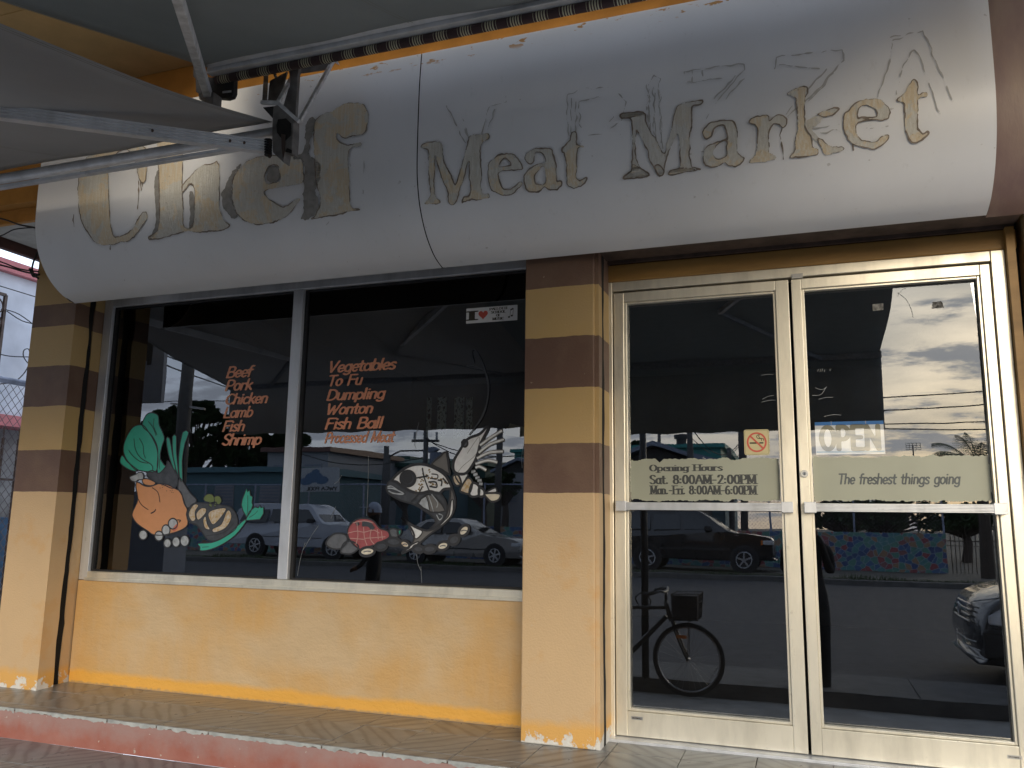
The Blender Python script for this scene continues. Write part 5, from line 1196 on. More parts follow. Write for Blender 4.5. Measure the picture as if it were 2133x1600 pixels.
# mural wall, palings, chain link
def m_mural():
    b = NB('painted_shard_mural'); p = b.xyz(b.pos()); cb_ = b.n('ShaderNodeCombineXYZ'); b.put(cb_.inputs[0], p[0]); b.put(cb_.inputs[1], b.math('MULTIPLY', p[2], 1.15))
    v = b.n('ShaderNodeTexVoronoi', feature='F1', distance='MANHATTAN', voronoi_dimensions='2D'); b.put(v.inputs['Vector'], cb_.outputs[0]); v.inputs['Scale'].default_value = 5.6
    e = b.n('ShaderNodeTexVoronoi', feature='DISTANCE_TO_EDGE', voronoi_dimensions='2D'); b.put(e.inputs['Vector'], cb_.outputs[0]); e.inputs['Scale'].default_value = 5.6
    v2 = b.n('ShaderNodeTexVoronoi', feature='F1', voronoi_dimensions='2D'); b.put(v2.inputs['Vector'], cb_.outputs[0]); v2.inputs['Scale'].default_value = 5.6
    h = b.xyz(v2.outputs['Color'])[0]
    c = b.ramp(h, [(0, (.10, .33, .34)), (.24, (.04, .09, .28)), (.42, (.42, .07, .08)), (.55, (.12, .34, .26)), (.68, (.45, .26, .14)), (.82, (.06, .16, .38)), (.92, (.35, .12, .12))], 'CONSTANT')
    c = b.mix(b.ramp(e.outputs[0], [(.030, 1.0), (.045, 0.0)]), c, (.42, .52, .58))
    c = b.mix(.45, c, (.05, .06, .07))
    return b.set(Base_Color=c, Roughness=.7)
M['mural'] = m_mural()
mw = empty('mural_wall', 'low wall painted with coloured mosaic shards across the street', 'wall')
MB().box(-34, 4.02, -24.3, -24.0, -.42, .73).build('painted_wall', M['mural'], mw)
ip = empty('iron_fence', 'black iron palings next to the mural wall', 'fence')
for i in range(34): MB().tube([(4.15+.115*i, -24.1, -.42), (4.15+.115*i, -24.1, .72)], .012, 5).build('paling', M['darksteel'], ip)
MB().box(4.05, 8.1, -24.12, -24.09, .50, .53).box(4.05, 8.1, -24.12, -24.09, .36, .38).build('rail', M['darksteel'], ip)
cf = empty('chain_link_fence', 'tall chain link fence on top of the mural wall', 'fence')
MB().tube([(-34, -24.15, 2.25), (4.0, -24.15, 2.25)], .03, 6).build('top_rail', M['rail'], cf)
for i in range(16): MB().tube([(-33.5+2.5*i, -24.15, .73), (-33.5+2.5*i, -24.15, 2.3)], .035, 6).build('fence_post', M['rail'], cf)
wm = MB(); x = -35.5
while x < 4:
    a, b_ = x, x+1.52
    for s in (0, 1):
        t0 = max(0, (-34-a)/1.52); t1 = min(1, (4-a)/1.52)
        if t1 > t0:
            za, zb_ = (.73, 2.25) if s else (2.25, .73)
            wm.bar((a+1.52*t0, -24.15, za+(zb_-za)*t0), (a+1.52*t1, -24.15, za+(zb_-za)*t1), .006, .006)
    x += .12
wm.build('wire_mesh', M['fence'], cf, kind='stuff')

# cars -------------------------------------------------------------------
M['tyre'] = simple('tyre_rubber', (.018, .018, .02), .85, bump=0)
M['rim'] = simple('alloy_rim', (.45, .46, .48), .3, .7, bump=0)
M['carglass'] = simple('car_glass', (.012, .014, .016), .06, var=0, bump=0, spec=.8)
M['lamp'] = simple('headlamp', (.5, .52, .55), .15, .2, var=.2, bump=0)
M['amber'] = simple('amber_lens', (.55, .16, .02), .3, bump=0)
M['trim'] = simple('black_trim', (.02, .02, .022), .5, bump=0)
def paint(n, c, metal=.3):
    m = simple(n, c, .28, metal, var=.08, scale=3, bump=0); m.node_tree.nodes['Principled BSDF'].inputs['Coat Weight'].default_value = .8; return m
def make_car(label, x_front, y_near, z, prof, belt, roof, width, wins, wheels, wr, mat, rim=5, side_step=False):
    """profile: (distance back from the nose, height) clockwise from the front bumper bottom; nose points to +X"""
    e = empty('parked_car', label, 'car', 'cars by the kerb', loc=(x_front, y_near, z))
    hw = width
    def ty(zv, s):   # s 0 near side, 1 far side; tumblehome above the belt line
        k = max(0, (zv-belt)/(roof-belt))*.13*hw + max(0, .45-zv)*.12
        return -k if s == 0 else -(hw-k)
    P = smoothpoly(prof, 3); n = len(P); mb = MB()
    rows = [(.0, .965, .030), (.0, 1.0, .0), (1.0, 1.0, .0), (1.0, .965, .030)]
    cx = sum(p[0] for p in P)/n; cz = sum(p[1] for p in P)/n
    for s, sc_, inn in ((0, .975, 0), (0, 1.0, .06), (1, 1.0, .06), (1, .975, 0)):
        for p in P:
            px_ = cx+(p[0]-cx)*sc_; pz_ = cz+(p[1]-cz)*sc_
            yy = ty(pz_, s)+(-inn if s == 0 else inn)
            mb.v.append((-px_, yy, pz_))
    for r_ in range(3):
        for i in range(n): mb.f.append((r_*n+i, r_*n+(i+1) % n, (r_+1)*n+(i+1) % n, (r_+1)*n+i))
    mb.f.append(tuple(range(n))); mb.f.append(tuple(range(3*n, 4*n))[::-1])
    body = mb.build('body', mat, e)
    for p in body.data.polygons: p.use_smooth = len(p.vertices) == 4
    for w_ in wins:
        for s in (0, 1):
            q = [(-a, ty(b_, s)+(.004 if s == 0 else -.004), b_) for a, b_ in w_]
            MB().face(q).build('side_window', M['carglass'], e)
    # windscreen: between the roof front and the cowl
    (a0, b0), (a1, b1) = prof[WS[0]], prof[WS[1]]
    dx_ = .012
    MB().face([(-a0-.06+dx_, -.12*hw, b0+.035), (-a1-.03+dx_*2, -.17*hw, b1-.015), (-a1-.03+dx_*2, -.83*hw, b1-.015), (-a0-.06+dx_, -.88*hw, b0+.035)]).build('windscreen', M['carglass'], e)
    for wx_ in wheels:
        for s in (0, 1):
            yo = .0 if s == 0 else -hw
            sg = 1 if s == 0 else -1
            arch = MB().tube([(-wx_, yo+sg*.004, wr), (-wx_, yo-sg*.2, wr)], wr*1.16, 24).build('wheel_arch', M['trim'], e)
            W_ = MB().tube([(-wx_, yo+sg*.008, wr), (-wx_, yo+sg*.022, wr), (-wx_, yo-sg*.19, wr)], [wr*.93, wr, wr], 28).build('wheel', M['tyre'], e)
            rm = MB(); rm.tube([(-wx_+wr*.62*math.cos(t), yo+sg*.018, wr+wr*.62*math.sin(t)) for t in np.linspace(0, 2*math.pi, 25)[:-1]], wr*.045, 6, closed=True)
            for k in range(rim):
                t = 2*math.pi*k/rim+.3
                rm.bar((-wx_+.05*math.cos(t), yo+sg*.026, wr+.05*math.sin(t)), (-wx_+wr*.60*math.cos(t), yo+sg*.024, wr+wr*.60*math.sin(t)), .05, .02, (0, 1, 0))
            rm.tube([(-wx_, yo+sg*.012, wr), (-wx_, yo+sg*.036, wr)], wr*.17, 12)
            rm.build('rim', M['rim'], W_)
    return e, ty
WS = (5, 6)
# black sport utility vehicle, left door
suv = [(.02, .42), (-.0, .62), (.02, .86), (.12, 1.0), (.55, 1.08), (1.28, 1.16), (2.02, 1.70), (2.7, 1.78), (4.2, 1.74), (4.55, 1.15), (4.58, .5), (4.4, .36), (.3, .34)]
wins = [[(1.62, 1.22), (2.12, 1.62), (2.55, 1.66), (2.55, 1.20)], [(2.65, 1.20), (2.65, 1.66), (3.45, 1.64), (3.45, 1.18)], [(3.55, 1.18), (3.55, 1.63), (4.15, 1.60), (4.32, 1.18)]]
bp = paint('black_car_paint', (.012, .012, .014))
e, ty = make_car('black sport utility vehicle parked across the street, its nose toward the mural', -.78, -20.72, -.425, suv, 1.15, 1.76, 1.85, wins, (.86, 3.66), .36, bp, 5)
MB().box(-.30, -.02, -.12, .012, .80, .93).build('headlight', M['lamp'], e, bevel=.02); MB().box(-.36, -.305, -.11, .014, .80, .93).build('indicator', M['amber'], e)
MB().bar((-1.0, .01, 1.03), (-1.28, -.02, 1.10), .01, .01).build('trim', M['rim'], e); MB().box(-1.95, -1.75, .01, .17, 1.16, 1.32).build('wing_mirror', M['trim'], e, bevel=.03)
MB().box(-3.3, -1.25, .004, .02, .62, .68).build('side_moulding', M['trim'], e)
# silver saloon, window pane
sedan = [(.02, .30), (-.02, .50), (.02, .68), (.25, .80), (.6, .86), (1.30, .95), (2.10, 1.38), (2.7, 1.42), (3.35, 1.36), (4.05, 1.02), (4.75, .96), (4.8, .55), (4.7, .32), (.3, .24)]
wins = [[(1.65, 1.0), (2.15, 1.31), (2.62, 1.34), (2.62, .98)], [(2.70, .98), (2.70, 1.34), (3.22, 1.31), (3.62, 1.0)]]
e, ty = make_car('silver saloon car parked across the street, seen in the right pane', -8.15, -20.05, -.43, sedan, .97, 1.42, 1.75, wins, (.88, 3.58), .32, paint('silver_car_paint', (.27, .26, .25), .6), 6)
MB().box(-.34, -.03, -.12, .012, .58, .70).build('headlight', M['lamp'], e, bevel=.02); MB().box(-1.86, -1.70, .01, .15, .98, 1.10).build('wing_mirror', M['trim'], e, bevel=.03)
MB().box(-3.4, -1.2, .004, .012, .48, .52).build('side_moulding', M['trim'], e)
# white utility vehicle
wins = [[(1.72, 1.25), (2.15, 1.66), (2.65, 1.68), (2.65, 1.22)], [(2.75, 1.22), (2.75, 1.68), (3.6, 1.68), (3.6, 1.22)], [(3.72, 1.22), (3.72, 1.67), (4.8, 1.62), (4.95, 1.22)]]
white = [(.02, .42), (-.0, .62), (.02, .90), (.10, 1.06), (.5, 1.13), (1.42, 1.20), (2.08, 1.78), (2.7, 1.86), (4.9, 1.82), (5.25, 1.2), (5.28, .55), (5.1, .42), (.3, .38)]
e, ty = make_car('white utility vehicle parked across the street behind the pumpkin decal', -14.3, -20.9, -.43, white, 1.2, 1.84, 1.95, wins, (.95, 4.15), .38, paint('white_car_paint', (.33, .35, .40), .0), 6)
MB().box(-.25, -.02, -.12, .012, .80, .95).build('headlight', M['lamp'], e, bevel=.02); MB().box(-1.98, -1.78, .01, .18, 1.20, 1.36).build('wing_mirror', M['trim'], e, bevel=.03)
MB().box(-3.9, -1.4, .004, .012, .70, .72).build('side_moulding', M['trim'], e)
# dark car close by: only its nose shows, at the right edge of the glass; it faces left
hatch = [(.06, .30), (-.02, .45), (.02, .66), (.14, .84), (.5, .95), (1.15, 1.02), (1.95, 1.45), (2.6, 1.5), (3.7, 1.44), (4.2, 1.0), (4.25, .5), (4.1, .3), (.3, .22)]
wins = [[(1.5, 1.06), (2.05, 1.38), (2.6, 1.42), (2.6, 1.04)], [(2.7, 1.04), (2.7, 1.42), (3.5, 1.38), (3.9, 1.04)]]
e, ty = make_car('dark car parked at the near kerb with chrome grille and badge', 1.60, -7.05, -.565, hatch, 1.04, 1.49, 1.78, wins, (.85, 3.45), .32, paint('dark_car_paint', (.020, .020, .022)), 7)
e.rotation_euler = (0, 0, math.pi)
hl = MB().prism([(.05, .62), (.20, .60), (.46, .70), (.42, .80), (.18, .78), (.06, .70)], lambda u, v: (-u, -1.795, v), lambda u, v: (-u, -1.60, v)).build('headlight', M['lamp'], e, bevel=.015)
MB().prism([(.02, .30), (.02, .56), (.10, .58), (.60, .50), (.30, .30)], lambda u, v: (-u+.02, -1.798, v), lambda u, v: (-u+.02, -1.5, v)).build('bumper_corner', M['trim'], e, bevel=.02)
for k in range(4): MB().tube([(.04-.012*k, -1.35+.02*k, .60+.055*k), (.055-.012*k, -.9, .60+.055*k), (.04-.012*k, -.45-.02*k, .60+.055*k)], .010, 6).build('grille_bar', M['rim'], e)
for k in range(3): MB().tube([(-.02, -1.70, .28+.07*k), (.045, -1.2, .27+.07*k), (.05, -.6, .27+.07*k), (-.02, -.1, .28+.07*k)], .006, 6).build('lower_grille_bar', M['rim'], e)
MB().tube([(.065, -.9+.06*math.cos(t), .69+.06*math.sin(t)) for t in np.linspace(0, 2*math.pi, 21)[:-1]], .008, 6, closed=True).tube([(.05, -.9, .69), (.064, -.9, .69)], .05, 16).build('badge', M['rim'], e)
MB().tube([(-1.10, -1.62, 1.03), (-.5, -1.66, .955), (-.14, -1.62, .855), (-.02, -1.3, .80)], .008, 6).build('bonnet_edge', M['rim'], e)

# bicycle chained to a post
M['bike'] = simple('black_bike_paint', (.02, .02, .022), .35, bump=0)
bk = empty('bicycle', 'black bicycle with front basket leaning on the post at the kerb', 'bicycle', loc=(-1.07, -4.08, -.612))
def wheel(xc):
    ang = np.linspace(0, 2*math.pi, 41)[:-1]; R_ = .335
    W_ = MB().tube([(xc+(R_-.02)*math.cos(t), 0, R_+(R_-.02)*math.sin(t)) for t in ang], .019, 8, closed=True).build('tyre', M['tyre'], bk, smooth=True)
    MB().tube([(xc+(R_-.045)*math.cos(t), 0, R_+(R_-.045)*math.sin(t)) for t in ang], .009, 6, closed=True).build('rim', M['rim'], W_, smooth=True)
    sp = MB()
    for k in range(28):
        t = 2*math.pi*k/28; t2 = t+(.35 if k % 2 else -.35)
        sp.bar((xc+.02*math.cos(t2), .015*(1 if k % 2 else -1), R_+.02*math.sin(t2)), (xc+(R_-.05)*math.cos(t), 0, R_+(R_-.05)*math.sin(t)), .0022, .0022)
    sp.tube([(xc, -.04, R_), (xc, .04, R_)], .018, 10).build('spokes', M['rim'], W_)
wheel(0); wheel(-1.06)
fm = MB(); H_ = (-.17, 0, .80); H2 = (-.20, 0, .90); BB = (-.62, 0, .29); ST = (-.75, 0, .84)
fm.tube([BB, (-.20, 0, .72)], .024, 8).tube([(-.74, 0, .78), (-.19, 0, .80)], .018, 8).tube([BB, ST], .016, 8).tube([BB, (-1.06, .05, .335)], .011, 6).tube([BB, (-1.06, -.05, .335)], .011, 6).tube([(-.74, 0, .78), (-1.06, .05, .335)], .009, 6).tube([(-.74, 0, .78), (-1.06, -.05, .335)], .009, 6).tube([(-.155, 0, .68), (-.21, 0, .86)], .022, 8)
fm.build('frame', M['bike'], bk, smooth=True)
fk = MB()
for s in (-.055, .055): fk.tube([(-.15, s*.6, .70), (-.11, s, .58), (-.04, s, .42), (0, s, .335)], .012, 6)
fk.build('fork', M['bike'], bk, smooth=True)
MB().tube([(-.33, .30, .93), (-.22, .24, .97), (-.20, .08, .95), (-.20, -.08, .95), (-.22, -.24, .97), (-.33, -.30, .93)], .012, 8).tube([(-.205, 0, .85), (-.20, 0, .95)], .014, 8).build('handlebar', M['bike'], bk, smooth=True)
MB().tube([(-.36, .30, .93), (-.26, .28, .96)], .018, 8).tube([(-.36, -.30, .93), (-.26, -.28, .96)], .018, 8).build('grip', M['rubber'], bk)
MB().prism([(-.92, .88), (-.70, .86), (-.58, .87), (-.66, .91), (-.80, .92), (-.92, .93)], lambda u, v: (u, -.06, v), lambda u, v: (u, .06, v)).build('saddle', M['rubber'], bk, bevel=.02)
bs_ = MB()
for z_, k in ((.94, 1.0), (.86, .96), (.78, .92), (.70, .88)):
    bs_.tube([(-.13, -.17*k, z_), (.13*k, -.17*k, z_+.01), (.13*k, .17*k, z_+.01), (-.13, .17*k, z_)], .004, 5, closed=True)
for i in range(10):
    t = -.13+.026*i
    for s in (-1, 1): bs_.bar((t, s*.17, .94), (t*.9-.01, s*.15, .70), .003, .003)
for i in range(12):
    yy = -.17+.031*i
    bs_.bar((.13, yy, .95), (.115, yy*.88, .71), .003, .003); bs_.bar((-.13, yy, .94), (-.125, yy*.88, .70), .003, .003); bs_.bar((-.125, yy*.88, .70), (.115, yy*.88, .71), .003, .003)
bs_.box(-.12, .11, -.148, .148, .705, .93)
bs_.build('basket', simple('dark_basket', (.035, .035, .04), .8), bk)
MB().bar((.02, -.05, .70), (0, -.06, .34), .006, .006).bar((.02, .05, .70), (0, .06, .34), .006, .006).build('basket_stay', M['bike'], bk)
MB().box(-.10, -.0, .062, .072, .53, .56).build('reflector', M['amber'], bk)
MB().tube([(-.62+.09*math.cos(t), .05, .29+.09*math.sin(t)) for t in np.linspace(0, 2*math.pi, 25)[:-1]], .008, 5, closed=True).bar((-.62, .06, .29), (-.60, .06, .12), .015, .012).bar((-.62, -.06, .29), (-.64, -.06, .46), .015, .012).build('crank', M['bike'], bk)
MB().tube([(-.42+.07*math.cos(t), .04*math.sin(3*t), .86+.07*math.sin(t)) for t in np.linspace(0, 12, 40)], .007, 6).build('lock_cable', M['cable'], bk)
tag(MB().tube([(-1.50, -4.22, -.5), (-1.50, -4.22, 2.6)], .036, 12).build('street_post', M['trim'], None, smooth=True), 'black steel post at the kerb with the bicycle against it', 'post')

# people ------------------------------------------------------------------
M['blackcloth'] = simple('black_cloth', (.012, .012, .014), .9, bump=0)
M['jeans'] = simple('dark_trousers', (.02, .022, .03), .9, bump=0)
M['skin'] = simple('skin', (.16, .085, .05), .6, bump=0)
M['cap'] = simple('pale_blue_cap', (.40, .46, .58), .8, bump=0)
M['hair'] = simple('black_hair', (.01, .009, .008), .8, bump=0)
def person(label, loc, rz, pose, cap_col=None):
    e = empty('person', label, 'person', loc=loc, rz=rz)
    V = [(0, 0, .93), (0, 0, 1.08), (0, -.01, 1.25), (0, 0, 1.40), (0, .01, 1.49), (0, .02, 1.58), (0, .025, 1.70)]
    Rr = [(.16, .11), (.145, .10), (.165, .11), (.15, .10), (.055, .055), (.075, .09), (.072, .085)]
    Ed = [(i, i+1) for i in range(6)]
    def add(p, r_, par): V.append(p); Rr.append((r_, r_)); Ed.append((par, len(V)-1)); return len(V)-1
    for s in (-1, 1):
        h = add((s*.10, 0, .86), .095, 0); k = add((s*.11, .03*s+.02, .48), .062, h); a = add((s*.12, .02*s-.02, .09), .042, k); add((s*.13, .02*s+.11, .045), .038, a)
        sh_ = add((s*.19, 0, 1.37), .062, 3); P3 = pose[0 if s < 0 else 1]
        el = add(P3[0], .045, sh_); wr_ = add(P3[1], .030, el); add(P3[2], .034, wr_)
    me = bpy.data.meshes.new('body'); me.from_pydata(V, Ed, []); o = bpy.data.objects.new('body', me); link(o, e); me.materials.append(M['blackcloth'])
    sk = o.modifiers.new('skin', 'SKIN'); o.data.skin_vertices[0].data[0].use_root = True
    for i, r_ in enumerate(Rr): o.data.skin_vertices[0].data[i].radius = r_
    ss = o.modifiers.new('sub', 'SUBSURF'); ss.levels = 2; ss.render_levels = 2; sk.use_smooth_shade = True
    # head surface, ears, nose, hair or cap
    hd = MB()
    for i in range(11):
        ph = math.pi*i/10
        for j in range(14):
            t = 2*math.pi*j/14; r_ = math.sin(ph)*(1+.12*math.cos(ph))
            hd.v.append((.078*r_*math.cos(t), .03+.098*r_*math.sin(t)+(.012 if (i == 6 and j in (3, 4)) else 0), 1.645+.115*math.cos(ph)))
    for i in range(10):
        for j in range(14): hd.f.append((i*14+j, i*14+(j+1) % 14, (i+1)*14+(j+1) % 14, (i+1)*14+j))
    ho = hd.build('head', M['skin'], e, smooth=True, weld=True)
    MB().prism([(.125, 1.665), (.15, 1.63), (.125, 1.625)], lambda u, v: (-.012, u, v), lambda u, v: (.012, u, v)).build('nose', M['skin'], ho)
    for s in (-1, 1): MB().tube([(s*.076, .03, 1.62), (s*.090, .025, 1.65), (s*.080, .03, 1.675)], .010, 6).build('ear', M['skin'], ho)
    for s in (-1, 1): MB().tube([(s*.03, .118, 1.66), (s*.03, .124, 1.66)], .012, 8).build('eye', M['black'], ho)
    MB().box(-.025, .025, .118, .126, 1.585, 1.592).build('mouth', M['hair'], ho)
    hc = MB()
    for i in range(6):
        ph = math.pi*.55*i/5
        for j in range(14):
            t = 2*math.pi*j/14; hc.v.append((.084*math.sin(ph)*math.cos(t), .022+.104*math.sin(ph)*math.sin(t), 1.652+.122*math.cos(ph)))
    for i in range(5):
        for j in range(14): hc.f.append((i*14+j, i*14+(j+1) % 14, (i+1)*14+(j+1) % 14, (i+1)*14+j))
    hc.build('cap' if cap_col else 'hair', M['cap'] if cap_col else M['hair'], ho, smooth=True, weld=True)
    if cap_col: MB().prism([(-.07, .10), (-.05, .20), (0, .22), (.05, .20), (.07, .10)], lambda u, v: (u, v, 1.69), lambda u, v: (u, v, 1.70)).build('cap_peak', M['cap'], ho)
    # hands
    for s, P3 in ((-1, pose[0]), (1, pose[1])):
        b0 = Vector(P3[2]); dd = (Vector(P3[2])-Vector(P3[1])).normalized(); sd_ = dd.cross(Vector((0, 0, 1)));
        if sd_.length < .1: sd_ = Vector((1, 0, 0))
        sd_.normalize(); dn = dd.cross(sd_)
        hm_ = MB().tube([b0-dd*.04, b0+dd*.02, b0+dd*.05], [.03, .036, .028], 8)
        for k, ln in enumerate((.062, .072, .068, .05)):
            q0 = b0+dd*.04+sd_*(-.026+.0175*k); hm_.tube([q0, q0+dd*ln*.5, q0+dd*ln*.85+dn*ln*.35], [.009, .0085, .007], 6)
        hm_.tube([b0-dd*.01+sd_*.03, b0+dd*.02+sd_*.052, b0+dd*.045+sd_*.05], [.012, .010, .008], 6)
        hm_.build('hand', M['skin'], e, smooth=True)
    return e
person('passer-by in black with a pale blue cap, standing in the street', (-5.35, -5.75, -.565), math.radians(70),
       [((-.27, -.03, 1.12), (-.26, .05, .90), (-.25, .08, .83)), ((.27, .02, 1.12), (.24, .14, .95), (.2, .2, .92))], True)
person('photographer in dark clothes holding up a phone in front of the doors', (.02, -4.42, -.62), 0,
       [((-.20, .02, 1.16), (-.10, .24, 1.45), (-.04, .30, 1.535)), ((.20, .02, 1.16), (.12, .24, 1.45), (.06, .31, 1.535))])
tag(MB().box(-.035, .075, -4.075, -4.066, .93, 1.085).build('phone', M['trim'], None, bevel=.004), 'dark phone held up by the photographer', 'phone')

# poles, wires, buildings, trees across the street -------------------------
M['pole'] = simple('grey_pole', (.075, .075, .075), .8, var=.3)
M['teal'] = simple('teal_roof_sheet', (.025, .20, .19), .6, var=.2, stretch=(1, 1, 1))
M['tealwall'] = simple('pale_teal_boards', (.08, .16, .19), .8, var=.15)
M['greyroof'] = simple('grey_sheet_roof', (.16, .19, .25), .5, .2, var=.2)
M['greenroof'] = simple('dark_green_roof', (.03, .085, .07), .7, var=.2)
M['offwhite'] = simple('off_white_render', (.26, .27, .29), .8, var=.15)
M['darkwall'] = simple('dark_timber_wall', (.05, .05, .05), .9)  # plain dark timber tone
def pole(label, px, Y, py_top, r_, extra=None, name='utility_pole', cat='pole'):
    b_ = mpt(px, 1090, Y); t = mpt(px, py_top, Y); g = -.43 if Y > 23 else -.6
    e = empty(name, label, cat, 'poles along the street', loc=(b_[0], b_[1], g))
    MB().tube([(0, 0, 0), (0, 0, t[2]-g)], [r_, r_*.75], 10).build('shaft', M['pole'], e, smooth=True)
    return e, t[2]-g
e, h = pole('thick concrete pole near the kerb behind the left pane', 366, 9.2, 560, .11); MB().bar((-.25, 0, 3.15), (.35, 0, 3.05), .03, .03).build('step_bar', M['rim'], e)
e, h = pole('utility pole with a transformer can behind the fish decal', 881, 30, 895, .13)
MB().tube([(.55, 0, h-2.1), (.55, 0, h-.95)], .32, 14).build('transformer', M['greyroof'], e); MB().box(-.6, .6, -.05, .05, h-.5, h-.4).build('cross_arm', M['pole'], e)
for s in (-.5, .5): MB().tube([(s, 0, h-.4), (s, 0, h-.1)], .05, 8).build('insulator', M['offwhite'], e)
e, h = pole('street lamp with a hooked arm left of the transformer pole', 806, 32, 948, .09, name='street_lamp', cat='street lamp')
MB().tube([(0, 0, h-.1), (.5, 0, h+.15), (1.7, 0, h+.2)], .04, 6).build('arm', M['pole'], e); MB().prism([(1.6, h+.1), (2.2, h+.08), (2.4, h+.22), (2.2, h+.34), (1.7, h+.3)], lambda u, v: (u, -.15, v), lambda u, v: (u, .15, v)).build('lamp_head', M['greyroof'], e, bevel=.04)
pole('stubby dark pole beside the street lamp', 799, 36, 930, .18)
e, h = pole('plain tall pole at the right side of the window reflection', 1036, 28, 780, .13)
e, h = pole('tall thin lamp mast left of the gabled roof', 1375, 45, 890, .12)
e, h = pole('slim pole standing before the gabled roof', 1443, 30, 700, .12)
pole('short pole stub right of the gabled roof', 1523, 40, 933, .15)
e, h = pole('tall pole with street light behind the no smoking sticker', 1551, 34, 700, .17); 
lt = mpt(1551, 893, 34)[2]+.43
MB().tube([(.0, 0, lt-.6), (.5, 0, lt-.05), (1.7, 0, lt)], .035, 6).build('lamp_arm', M['pole'], e); MB().prism([(1.6, lt-.1), (2.4, lt-.12), (2.55, lt+.02), (2.2, lt+.18), (1.7, lt+.1)], lambda u, v: (u, -.15, v), lambda u, v: (u, .15, v)).build('lamp_head', M['trim'], e, bevel=.04)
def wire(pa, Ya, pb, Yb, sag, mb, r_=.016):
    a, b_ = mpt(*pa, Ya), mpt(*pb, Yb); P = []
    for k in range(17):
        t = k/16; q = a+(b_-a)*t; q[2] -= sag*4*t*(1-t); P.append(tuple(q))
    mb.tube(P, r_, 4, cap=False)
wrs = MB()
for l in (((1700, 833), 18, (2200, 800), 18, .05), ((1700, 858), 18, (2200, 829), 18, .05), ((1650, 880), 18, (2200, 872), 18, .05), ((1650, 884), 18, (2200, 893), 18, .05),
          ((1443, 890), 30, (1551, 905), 34, .9), ((1415, 880), 28, (1480, 945), 40, .1), ((1551, 915), 34, (1500, 948), 60, .3), ((1551, 920), 34, (1523, 940), 40, .4),
          ((345, 740), 9.2, (600, 810), 40, .2), ((345, 760), 9.2, (600, 830), 40, .2), ((200, 830), 20, (560, 830), 20, .1), ((600, 935), 30, (881, 952), 30, .5), ((881, 905), 30, (1036, 950), 28, .4), ((881, 912), 30, (1100, 948), 28, .3)):
    wire(*l, wrs, .012 if l[1] < 25 else .02)
tag(wrs.build('overhead_wires', M['cable'], None), 'thin black overhead wires between the poles over the street', 'wires')

def house(label, px0, px1, py_e, Y, wall, roof, depth=6, py_r=None, wins=0, gable=False, over=.3, name='house'):
    a, b_ = mpt(px0, py_e, Y), mpt(px1, py_e, Y); g = -.43; ze = (a[2]+b_[2])/2
    e = empty(name, label, 'house', 'buildings across the street', loc=(0, 0, 0))
    x0_, x1_ = min(a[0], b_[0]), max(a[0], b_[0]); y0_ = a[1]
    MB().box(x0_, x1_, y0_-depth, y0_, g, ze).build('wall', wall, e)
    zr = mpt((px0+px1)/2, py_r, Y)[2] if py_r else ze+.6
    if gable:
        MB().prism([(x0_-over, ze), ((x0_+x1_)/2, zr), (x1_+over, ze), (x1_+over, ze+.15), ((x0_+x1_)/2, zr+.18), (x0_-over, ze+.15)], lambda u, v: (u, y0_+over, v), lambda u, v: (u, y0_-depth-over, v)).build('roof', roof, e)
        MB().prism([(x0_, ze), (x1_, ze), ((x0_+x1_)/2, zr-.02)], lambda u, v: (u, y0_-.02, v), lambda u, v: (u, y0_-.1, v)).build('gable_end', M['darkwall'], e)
    else:
        MB().prism([(y0_+over, ze+.01), (y0_+over, ze+.25), (y0_-depth/2, zr+.25), (y0_-depth-over, ze+.25), (y0_-depth-over, ze+.01)], lambda u, v: (x0_-over, u, v), lambda u, v: (x1_+over, u, v)).build('roof', roof, e)
    for i in range(wins):
        c_ = x0_+(x1_-x0_)*(i+.5)/wins; f = MB().box(c_-.55, c_+.55, y0_+.005, y0_+.05, ze-1.7, ze-.6).build('window', M['offwhite'], e)
        sl_ = MB()
        for k in range(7): sl_.box(c_-.5, c_+.5, y0_+.051, y0_+.07, ze-1.65+.15*k, ze-1.58+.15*k)
        sl_.build('louvre', M['greyroof'], f)
    return e
house('low pale teal bungalow with louvred windows behind the left pane', 330, 618, 985, 32, M['tealwall'], M['tealwall'], 8, 980, 3)
house('two-storey grey house at the left edge of the right pane', 560, 684, 942, 38, M['offwhite'], M['brown'], 8, 938, 2)
house('long dark green roofed building behind the chain link', 660, 900, 975, 46, M['tealwall'], M['greenroof'], 9, 955, 5)
house('flat block behind the street lamp', 785, 850, 958, 60, M['greenroof'], M['greenroof'], 9, 955, 1)
house('wide low building behind the fish decal', 840, 1010, 972, 52, M['greenroof'], M['greenroof'], 9, 963, 2)
house('white house among trees at the right side of the window', 1035, 1130, 985, 44, M['offwhite'], M['greyroof'], 8, 960, 2, True)
house('small teal tower block at the right side of the window', 1072, 1120, 943, 60, M['teal'], M['teal'], 6, 941)
house('gabled house with bluish sheet roof seen in the left door', 1290, 1440, 962, 33, M['darkwall'], M['greyroof'], 9, 929, 0, True, .5)
e = house('big teal roofed hall behind the gabled house', 1180, 1500, 935, 52, M['teal'], M['teal'], 12, 928, 0)
for px_, pt_ in ((1412, 907), (1480, 930)):
    q = mpt(px_, pt_, 52); MB().tube([(q[0], q[1]-2, 2), (q[0], q[1]-2, q[2])], .35 if px_ < 1450 else .2, 10).tube([(q[0], q[1]-2, q[2]), (q[0], q[1]-2, q[2]+.25)], .5 if px_ < 1450 else .35, 10).build('chimney', M['trim'], e)
